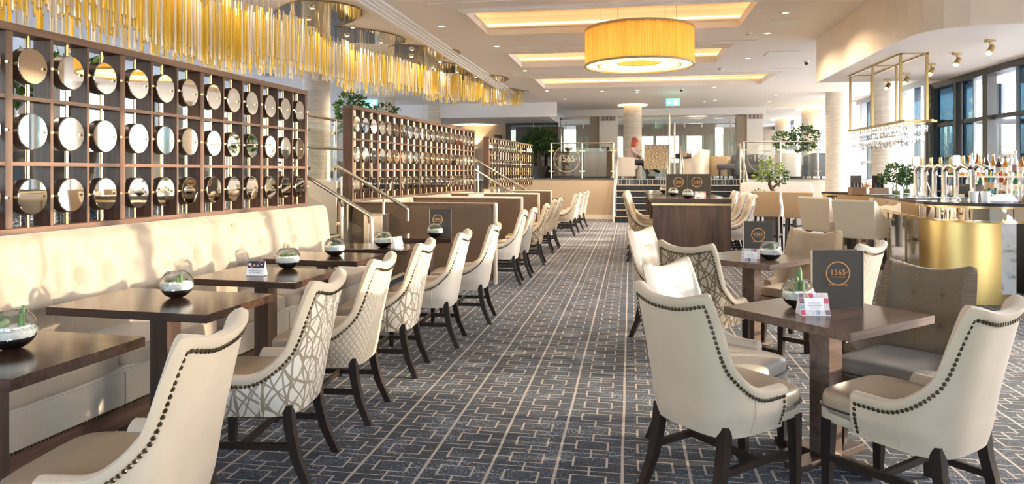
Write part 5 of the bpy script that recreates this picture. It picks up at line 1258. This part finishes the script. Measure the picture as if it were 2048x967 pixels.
# ---- brass rack pendant above the bar
t = thing('bar_pendant', 'brass frame pendant with rows of hanging crystal above the bar', 'pendant lamp', (3.57, 10.5, 2.10))
xa, xb, ya, yb, zt_ = -.155, .155, -1.02, 1.02, .87
def fr(m, a, b, r=.014):
    a = Vector(a); b = Vector(b); lo = [min(p, q) - r for p, q in zip(a, b)]; hi = [max(p, q) + r for p, q in zip(a, b)]; return m.box(lo[0], hi[0], lo[1], hi[1], lo[2], hi[2])
for x in (xa, xb):
    for y in (ya, 0, yb): fr(MB(), (x, y, 0), (x, y, zt_)).build('post', MT['brass_d'], t)
m = MB()
for x in (xa, xb): fr(m, (x, ya, zt_), (x, yb, zt_))
for y in (ya, 0, yb): fr(m, (xa, y, zt_), (xb, y, zt_))
m.build('top_frame', MT['brass_d'], t)
m = MB()
for x in (xa, xb): fr(m, (x, ya - .15, 0), (x, yb + .05, 0))
for y in (ya, yb): fr(m, (xa - .02, y, 0), (xb + .1, y, 0))
m.build('bottom_frame', MT['brass_d'], t)
drop = MB().lathe([(.004, .0), (.018, -.03), (.022, -.08), (.012, -.12), (.002, -.135)][::-1], 8).mesh('crystal_drop', MT['crystal'], 30)
d2 = MB().lathe([(.004, .0), (.022, -.02), (.024, -.07), (.014, -.10), (.002, -.115)][::-1], 8).mesh('crystal_drop', MT['crystal'], 30)
bl = MB().lathe([(.02, -.02), (.02, 0)], 10).mesh('bulb', MT['spot'])
for k in range(22):
    yy = ya + .02 + (yb - ya - .04) * k / 21
    for x in (xa, xb): put('crystal_drop', drop, t, (x, yy, -.02)); put('crystal_drop', d2, t, (x * .8, yy + .03, -.16))
    if k % 2 == 0: put('crystal_drop', d2, t, (0, yy, -.20))
for k in range(12): put('bulb', bl, t, (0.0, ya + .08 + (yb - ya - .16) * k / 11, .0))
m = MB()
for x in (xa, 0, xb): fr(m, (x * .9, ya, -.012), (x * .9, yb, -.012), .006)
m.build('lamp_rail', MT['brass'], t)
for i, (px, py) in enumerate(((1980, 79), (1914, 105), (1862, 126), (1812, 145), (1775, 158))):
    x, y = atz(px, py, 2.975); t = thing('spotlight', 'adjustable brass ceiling spotlight over the bar, %s from the right' % ORD[i], 'spotlight', (x, y, 2.972), R(20), 'spotlights over the bar')
    MB().box(-.06, .06, -.022, .022, -.028, 0, .004).build('base', MT['brass_d'], t); MB().tube([(0, 0, -.028), (0, 0, -.09)], .010, 8).build('arm', MT['brass_d'], t)
    MB().tube([(.03, 0, -.075), (-.045, -.03, -.16)], [.03, .036], 14).build('head', MT['brass_d'], t, 40); MB().tube([(-.045, -.03, -.16), (-.047, -.031, -.163)], .030, 14).build('lamp', MT['spot'], t)
# decorated glass panel beside the window post, with gold stars
t = thing('glass_screen', 'tall framed glass panel with gold stars by the window post', 'panel', (4.93, 12.45, 0), R(60))
MB().box(-.24, -.21, -.02, .02, 0, 2.9).box(.21, .24, -.02, .02, 0, 2.9).box(-.21, .21, -.02, .02, 2.86, 2.9).box(-.21, .21, -.02, .02, 0, .9).build('frame', MT['darkframe'], t); MB().box(-.21, .21, -.003, .003, .9, 2.86).build('pane', MT['glass'], t)
for cx, cz, r in ((.08, 2.62, .12), (-.10, 2.40, .09), (.05, 2.28, .05), (-.12, 2.62, .05), (-.02, 2.12, .045)):
    MB().loft([[(cx + (r if k % 2 == 0 else r * .45) * math.sin(PI * k / 5), yy, cz + (r if k % 2 == 0 else r * .45) * math.cos(PI * k / 5)) for k in range(10)] for yy in (-.008, -.004)]).build('star', MT['brass'], t)

# ---- bar stools
def stool_parts(s=1.0):
    w_, zb, zt_ = .235, .66, 1.115
    back = MB().loft([[(-w_ * .92, -.235, zb), (w_ * .92, -.235, zb), (w_ * .92, -.18, zb), (-w_ * .92, -.18, zb)], [(-w_ * 1.06, -.29, zt_ - .02), (w_ * 1.06, -.29, zt_ - .02), (w_ * 1.06, -.235, zt_ - .02), (-w_ * 1.06, -.235, zt_ - .02)], [(-w_ * 1.04, -.28, zt_), (w_ * 1.04, -.28, zt_), (w_ * 1.04, -.245, zt_), (-w_ * 1.04, -.245, zt_)]])
    arms = []
    for sx in (-1, 1):
        pr = [(-.18, zb), (.23, zb), (.25, .86), (.13, .885), (-.02, .95), (-.16, 1.05), (-.235, zt_ - .01)]
        f = lambda x, q: [(sx * (x + .10 * (z - zb) / .45 * .35), y, z) for y, z in q]
        a = f(w_ * .92, pr); b = f(w_ * .92 - .05, pr)
        arms.append(MB().loft([a, b] if sx < 0 else [b, a]))
    seat = MB().rbox((0, .02, .715), (.19, .24, .06), 6, 7)
    base = MB().box(-w_ * .9, w_ * .9, -.2, .225, zb - .015, zb + .03, .008)
    legs = [MB().sq([(sx * .18, yy, zb - .01), (sx * .19, yy * 1.05, .3), (sx * .20, yy * 1.12, 0)], [(.022, .022), (.019, .019), (.016, .016)]) for sx in (-1, 1) for yy in (.19, -.2)]
    rail = [MB().box(-.19, .19, .195, .215, .25, .28), MB().box(-.19, .19, -.22, -.2, .30, .325), MB().box(-.2, -.18, -.2, .2, .30, .325), MB().box(.18, .2, -.2, .2, .30, .325)]
    return back, arms, seat, base, legs, rail
SP = stool_parts()
def stool(x, y, f, m, label):
    t = thing('bar_stool', label, 'bar stool', (x, y, 0), face(*f), 'leather bar stools')
    put('backrest', SP[0].mesh('backrest', MT[m], 30), t)
    for a in SP[1]: put('armrest', a.mesh('armrest', MT[m], 30), t)
    put('seat_cushion', SP[2].mesh('seat_cushion', MT[m], 60), t); put('seat_frame', SP[3].mesh('seat_frame', MT[m], 40), t)
    for l in SP[4]: put('leg', l.mesh('leg', MT['leg']), t)
    for r_ in SP[5]: put('foot_rail', r_.mesh('foot_rail', MT['leg']), t)
stool(2.80, 8.98, (.62, .78), 'cream', 'cream leather bar stool at the bar nearest the camera, its pale side to the right')
stool(2.66, 9.95, (.80, .60), 'cream', 'cream leather bar stool half hidden behind the nearest one')
stool(2.92, 12.70, (.30, .95), 'tan', 'tan leather bar stool with dark legs, right one of the far pair')
stool(2.48, 13.05, (.38, .92), 'tan', 'tan leather bar stool with dark legs, left one of the far pair')
# white settee, dark chairs below the right platform
t = thing('settee', 'long white settee against the wall below the right platform', 'sofa', (3.95, 19.5, 0), 0)
MB().rbox((0, .25, .78), (.95, .12, .40), 10, 7).build('backrest', MT['whiteleather'], t, 60); MB().rbox((0, -.05, .40), (.95, .32, .1), 8, 7).build('seat_cushion', MT['whiteleather'], t, 60); MB().box(-.93, .93, -.3, .3, .06, .32, .02).build('base', MT['tubgrey'], t)
for sx in (-.85, .85): MB().box(sx - .03, sx + .03, -.25, .25, 0, .06).build('foot', MT['leg'], t)
for i, (x, y) in enumerate(((3.0, 17.2), (3.7, 17.4))):
    make_chair('whiteleather', 'whiteleather', 'seatleather', (x, y), (.1, 1), 'pale chair seen low between the legs of the far bar stools, %s of two' % ORD[i], 'pale chairs beyond the far bar stools')

# ================================================================ FAR LOUNGE
def tub(loc, f, label, m='tubgrey', w_=.36, h=.80, d=.34, slope=.55, group=None):
    t = thing('tub_chair', label, 'chair', loc, face(*f), group)
    out = []; N = 25
    for i in range(N):
        a = R(-125) + R(250) * i / (N - 1); e = .6
        x = math.copysign(abs(math.sin(a)) ** e, math.sin(a)) * w_; y = -math.copysign(abs(math.cos(a)) ** e, math.cos(a)) * d
        k = abs(i - (N - 1) / 2) / ((N - 1) / 2); zt_ = h - (h - h * slope) * max(0, (k - .3) / .7)
        out.append((x, y, zt_, x * .86, y * .86))
    m_ = MB(); vs = []
    for x, y, z, xi, yi in out: vs += [(x * .95, y * .95, .08), (x, y, z - .02), (x * .97, y * .97, z), (xi * 1.02, yi * 1.02, z), (xi, yi, z - .03), (xi, yi, .3)]
    m_.add(vs, [(i * 6 + j, (i + 1) * 6 + j, (i + 1) * 6 + j + 1, i * 6 + j + 1) for i in range(N - 1) for j in range(5)] + [tuple(range(6)), tuple((N - 1) * 6 + j for j in range(6))[::-1]])
    m_.build('shell', MT[m], t, 50); MB().rbox((0, .03, .36), (w_ * .82, d * .86, .08), 6, 6).build('seat_cushion', MT[m], t, 60); MB().box(-w_ * .8, w_ * .8, -d * .75, d * .75, .08, .29, .02).build('seat_base', MT[m], t)
    for sx in (-1, 1):
        for sy in (-1, 1): MB().box(sx * w_ * .7 - .02, sx * w_ * .7 + .02, sy * d * .65 - .02, sy * d * .65 + .02, .001, .085).build('foot', MT['leg'], t)
    return t
FY = 22.3
TUBP = (-.10, 22.35, PZ + .001)
tub(TUBP, (.96, -.1), 'grey tub chair in which the red haired person sits', 'tubgrey', .36, .72, .38, .92)
tub((1.98, 22.5, PZ + .001), (-.85, .5), 'large pale tub chair with sweeping back right of the steel poles', 'whiteleather', .44, .92, .46, .45)
tub((2.80, 23.0, PZ + .001), (-.2, 1), 'taupe tub chair seen from behind, beside the large pale one', 'tan', .36, .72, .34, .9)
tub((4.85, 22.5, PZ + .001), (.3, 1), 'grey tub chair behind the right glass balustrade, left one', 'tubgrey', .40, .80, .38, .8, 'tub chairs behind the right balustrade')
tub((5.72, 22.6, PZ + .001), (-.2, 1), 'slate tub chair behind the right glass balustrade, beside the big column', 'greysofa', .36, .80, .36, .85, 'tub chairs behind the right balustrade')
t = thing('sofa', 'dark grey sofa behind the right glass balustrade', 'sofa', (3.82, 23.0, PZ + .001), R(180)); MB().rbox((0, -.3, .42), (.55, .12, .38), 8, 6).build('backrest', MT['greysofa'], t, 60)
for sx in (-.5, .5): MB().rbox((sx, 0, .35), (.1, .38, .27), 8, 5).build('armrest', MT['greysofa'], t, 60)
MB().rbox((0, .05, .3), (.42, .32, .15), 8, 6).build('seat_cushion', MT['greysofa'], t, 60); MB().box(-.5, .5, -.3, .3, .0, .12).build('base', MT['leg'], t)
t = thing('lounge_chair', 'square backed lounge chair with bramble print back at the top of the stairs', 'chair', (.84, 22.3, PZ + .001), face(.05, 1))
bk = MB(); w_ = .39
bk.loft([[(-w_, -.30, .30), (w_, -.30, .30), (w_, -.20, .30), (-w_, -.20, .30)], [(-w_, -.36, 1.08), (w_, -.36, 1.08), (w_, -.27, 1.08), (-w_, -.27, 1.08)]]); bk.uv = {i: (v[0], v[2]) for i, v in enumerate(bk.v)}
bk.build('backrest', MT['bramble_d'], t); MB().rbox((0, .05, .40), (.36, .30, .1), 8, 6).build('seat_cushion', MT['velvet'], t, 60)
for sx in (-1, 1):
    MB().rbox((sx * .37, .02, .45), (.045, .30, .17), 8, 5).build('armrest', MT['bramble_d'], t, 60)
    for sy in (-.26, .26): MB().box(sx * .33 - .025, sx * .33 + .025, sy - .025, sy + .025, 0, .31).build('leg', MT['leg'], t)
t = thing('lounge_chair', 'dark high chair seen edge on at the right top of the stairs', 'chair', (3.0, 22.35, PZ + .001), face(-1, .1))
MB().loft([[(-.26, -.26, .3), (.26, -.26, .3), (.26, -.18, .3), (-.26, -.18, .3)], [(-.26, -.40, .98), (.26, -.40, .98), (.26, -.33, .98), (-.26, -.33, .98)]]).build('backrest', MT['greysofa'], t); MB().rbox((0, .03, .38), (.26, .28, .09), 8, 5).build('seat_cushion', MT['greysofa'], t, 60)
for sx in (-.22, .22):
    for sy in (-.22, .22): MB().box(sx - .02, sx + .02, sy - .02, sy + .02, 0, .30).build('leg', MT['leg'], t)
t = thing('lounge_table', 'small dark lounge table with things on it, behind the pale tub chair', 'table', (1.75, 23.5, PZ + .001)); MB().lathe([(.42, .66), (.42, .70)], 24).build('tabletop', MT['table'], t, 40); MB().tube([(0, 0, .02), (0, 0, .66)], .04, 10).build('pedestal', MT['steel'], t); MB().lathe([(.25, 0), (.25, .02)], 20).build('foot', MT['steel'], t, 40)
for i, (x, y, c) in enumerate(((1.55, 23.4, 'print_dark'), (1.75, 23.35, 'print_orange'), (1.92, 23.45, 'print_plum'))):
    q = thing('handbag' if i == 2 else 'parcel', ('small dark parcel', 'small tan parcel', 'plum handbag')[i] + ' on the lounge table behind the pale tub chair', 'bag', (x, y, PZ + .702)); MB().rbox((0, 0, .07), (.09, .05, .07), 6, 5).build('body', bpy.data.materials[c], q, 60); MB().tube([(-.05, 0, .13), (-.03, 0, .2), (.03, 0, .2), (.05, 0, .13)], .008, 6).build('handle', bpy.data.materials[c], q, 50)
t = thing('reception_desk', 'long dark wood desk behind the left glass balustrade', 'desk', (-1.55, 23.0, PZ + .001)); MB().box(-.95, .95, -.3, .3, .08, .86, .006).build('body', MT['panelwood'], t); MB().box(-.98, .98, -.33, .33, .86, .90, .004).build('worktop', MT['table'], t); MB().box(-.9, .9, -.27, .27, 0, .08).build('plinth', MT['darkplastic'], t)
MB().box(.955, .965, -.3, .3, .08, .86).build('edge_strip', MT['brass'], t)
for i, x in enumerate((-2.05, -.82)):
    t = thing('bowl', 'pale curved bowl on the dark desk, %s one' % ('left' if i == 0 else 'right'), 'bowl', (x, 22.95, PZ + .902), 0, 'curved bowls on the desk'); MB().lathe([(.03, 0), (.10, .04), (.15, .13), (.14, .13), (.09, .05), (.01, .02)], 20, cap=False).build('bowl', MT['brass'], t, 50); MB().lathe([(.05, -.0), (.04, .01)], 16).build('foot', MT['brass'], t)
# sign and doorway on the taupe wall, with wall washers
t = thing('wall_sign', 'small black sign board with pale text lines on the taupe wall', 'sign', (-4.98, 25.59, 2.55)); MB().box(-.14, .14, -.02, 0, -.33, .33).build('board', MT['darkplastic'], t)
for k in range(6): MB().box(-.10, .02 + .06 * (k % 2), -.022, -.02, .22 - .1 * k, .245 - .1 * k).build('text_line', MT['greytext'], t)
struct('door_2', MB().box(-7.3, -6.35, 25.55, 25.6, PZ, 2.98), MT['darkplastic']); struct('trim_5', MB().box(-6.35, -6.25, 25.52, 25.6, PZ, 3.05).box(-7.4, -6.35, 25.52, 25.6, 2.98, 3.05), MT['walnut'])
for i, x in enumerate((-5.85,)):
    t = thing('wall_washer', 'hidden wall lamp throwing a warm fan of light up the taupe wall', 'lamp', (x, 25.5, 2.36)); MB().box(-.08, .08, -.05, .05, -.06, .0, .006).build('housing', MT['brownwall'], t); MB().box(-.05, .05, -.03, .03, .001, .004).build('lamp', MT['lamp'], t)
    ld = bpy.data.lights.new('wall_washer_light', 'SPOT'); ld.energy = 60; ld.color = (1, .72, .4); ld.spot_size = R(95); ld.spot_blend = .4; ld.shadow_soft_size = .03; lo = bpy.data.objects.new('wall_washer_light', ld); C.objects.link(lo); lo.parent = t; lo.location = (0, -.02, .02); lo.rotation_euler = (R(188), 0, 0)
for i, (x, y) in enumerate(((-5.6, 4.5), (-5.9, 8.0), (-6.0, 11.0), (-5.6, 15.0), (-5.2, 18.5))):
    t = thing('downlight', 'small recessed ceiling downlight over the left platform, %s from the camera' % ORD[i], 'downlight', (x, y, ZC - .001), 0, 'ceiling downlights over the left platform'); put('bezel', _dl, t); put('bulb', _db, t); spot_lamp(t, 130)  # one such light is known; the row is added to brighten the platform
# platform furniture behind the nearest screen
for i, (x, y) in enumerate(((-6.3, 5.5), (-6.6, 8.6), (-7.2, 11.6))):
    t = thing('lounge_table', 'dark table on the left platform behind the lattice, %s from the camera' % ORD[i], 'table', (x, y, PZ + .001), 0, 'tables on the left platform'); MB().box(-.45, .45, -.35, .35, .70, .74).build('tabletop', MT['table'], t); MB().box(-.05, .05, -.05, .05, .02, .70).build('pedestal', MT['leg'], t); MB().box(-.3, .3, -.25, .25, 0, .02).build('foot', MT['leg'], t)
    tub((x + .2, y - .75, PZ + .001), (0, 1), 'dark tub chair before the left platform table, %s from the camera' % ORD[i], 'greysofa', .34, .8, .33, .8, 'dark tub chairs on the left platform')
    tub((x - .1, y + .8, PZ + .001), (0, -1), 'dark tub chair beyond the left platform table, %s from the camera' % ORD[i], 'greysofa', .34, .8, .33, .8, 'dark tub chairs on the left platform')
# curtains at the far right windows
def curtain(x, y0, y1, label, rz=0):
    t = thing('curtain', label, 'curtain', (x, (y0 + y1) / 2, 0), 0, 'sheer curtains at the right windows'); h = (y1 - y0) / 2; m = MB(); n = int((y1 - y0) / .02); pl = [(.05 * math.sin(k * .72) + .015 * math.sin(k * .31), -h + 2 * h * k / n) for k in range(n + 1)]
    z0 = .012 if (y0 + y1) / 2 < 21.4 else PZ + .012
    m.add([(a, b, z) for z in (z0, 3.6) for a, b in pl], [(k, k + 1, n + 1 + k + 1, n + 1 + k) for k in range(n)]); m.build('cloth', MT['curtain'], t, 60); MB().tube([(0, -h - .05, 3.62), (0, h + .05, 3.62)], .015, 8).build('curtain_rail', MT['steel'], t, 50)
for i, (a, b) in enumerate(((18.8, 20.1), (22.25, 23.2), (24.0, 25.9), (28.6, 29.9))): curtain(6.72, a, b, 'pale sheer curtain at the right windows, %s from the camera' % ORD[i])

# ================================================================ PERSON
def skin(name, verts, edges, radii, m, parent, sub=2, root=0):
    me = bpy.data.meshes.new(name); me.from_pydata(verts, edges, []); o = bpy.data.objects.new(name, me); C.objects.link(o); me.materials.append(m)
    md = o.modifiers.new('skin', 'SKIN'); md.use_smooth_shade = True; sv_ = me.skin_vertices[0].data
    for i, r_ in enumerate(radii): sv_[i].radius = (r_, r_) if not isinstance(r_, tuple) else r_
    sv_[root].use_root = True
    s2 = o.modifiers.new('sub', 'SUBSURF'); s2.levels = sub; s2.render_levels = sub
    dg = bpy.context.evaluated_depsgraph_get(); me2 = bpy.data.meshes.new_from_object(o.evaluated_get(dg)); me2.name = name
    bpy.data.objects.remove(o); return put(name, me2, parent)
# local frame: x = facing direction (to the right in the photo), y = her left, z up; origin below the pelvis on the platform
PN = thing('person', 'person with long red hair, mauve jacket and dark trousers, seated leaning on one hand', 'person', (TUBP[0] + .06, TUBP[1] - .02, PZ), R(-6))
V = [(0, 0, .52), (.03, 0, .68), (.10, 0, .84), (.17, 0, .97), (.21, 0, 1.04), (.245, 0, 1.13), (.26, 0, 1.21),
     (.14, .17, .95), (.22, .24, .75), (.36, .17, .66),
     (.14, -.17, .95), (.27, -.20, .76), (.37, -.10, .99),
     (.02, .10, .50), (.42, .11, .50), (.60, .12, .12), (.72, .12, .05),
     (.02, -.10, .50), (.40, -.09, .56), (.72, .02, .30), (.84, .03, .25)]
E_ = [(0, 1), (1, 2), (2, 3), (3, 4), (4, 5), (5, 6), (3, 7), (7, 8), (8, 9), (3, 10), (10, 11), (11, 12), (0, 13), (13, 14), (14, 15), (15, 16), (0, 17), (17, 18), (18, 19), (19, 20)]
Rr = [.12, .115, .13, .10, .05, .085, .075, .055, .045, .032, .055, .045, .030, .085, .062, .042, .036, .085, .062, .042, .036]
skin('body', V, E_, Rr, MT['skin'], PN)
skin('jacket', [V[i] for i in (0, 1, 2, 3, 7, 8, 9, 10, 11)] + [(.34, -.13, .93)], [(0, 1), (1, 2), (2, 3), (3, 4), (4, 5), (5, 6), (3, 7), (7, 8), (8, 9)], [.155, .15, .16, .125, .085, .07, .055, .085, .07, .05], MT['mauve'], PN)
skin('trousers', [V[i] for i in (0, 13, 14, 15, 17, 18, 19)], [(0, 1), (1, 2), (2, 3), (0, 4), (4, 5), (5, 6)], [.14, .10, .077, .058, .10, .077, .058], MT['jeans'], PN)
MB().rbox((.69, .12, .045), (.13, .045, .045), 4, 6).build('shoe', MT['shoe'], PN, 60); s_ = MB().rbox((0, 0, 0), (.12, .045, .045), 4, 6).build('shoe', MT['shoe'], PN, 60, (.86, .03, .25)); s_.rotation_euler = (0, R(20), 0)
hd = MB().ball((.20, 0, 1.205), .095, .10, .115, 14, 10)
for c, r in (((.13, 0, 1.10), (.075, .105, .15)), ((.10, 0, .98), (.06, .10, .12)), ((.17, .075, 1.08), (.05, .035, .15)), ((.17, -.075, 1.08), (.05, .035, .15)), ((.17, 0, 1.28), (.09, .09, .06))): hd.ball(c, *r, n=12, m=8)
hd.build('hair', MT['redhair'], PN, 60)
fc = MB().ball((.345, 0, 1.165), .018, .014, .022, 8, 6); fc.build('nose', MT['skin'], PN, 60)
for sy in (-1, 1): MB().ball((.325, sy * .034, 1.19), .008, .012, .007, 8, 5).build('eye', MT['shoe'], PN, 60)
MB().ball((.333, 0, 1.118), .007, .022, .007, 8, 5).build('mouth', plain('lips', (.45, .16, .14), .5), PN, 60)
def hand(base, d, up, name):
    d = Vector(d).normalized(); up = Vector(up).normalized(); s = d.cross(up).normalized(); b = Vector(base); vs = [tuple(b), tuple(b + d * .06)]; es = [(0, 1)]; rd = [.026, .030]
    for k, (o, L) in enumerate(((-.026, .062), (-.009, .072), (.009, .068), (.025, .052))):
        i = len(vs); vs += [tuple(b + d * .075 + s * o), tuple(b + d * (.075 + L * .5) + s * o * 1.1 - up * .008), tuple(b + d * (.075 + L) + s * o * 1.1 - up * .026)]; es += [(1, i), (i, i + 1), (i + 1, i + 2)]; rd += [.010, .009, .007]
    i = len(vs); vs += [tuple(b + d * .03 - s * .035), tuple(b + d * .06 - s * .055 - up * .01)]; es += [(0, i), (i, i + 1)]; rd += [.011, .009]
    return skin(name, vs, es, rd, MT['skin'], PN, 1)
hand((.36, -.10, .97), (.0, .35, 1), (1, 0, 0), 'hand'); hand((.355, .17, .655), (1, -.3, -.2), (0, 0, 1), 'hand')
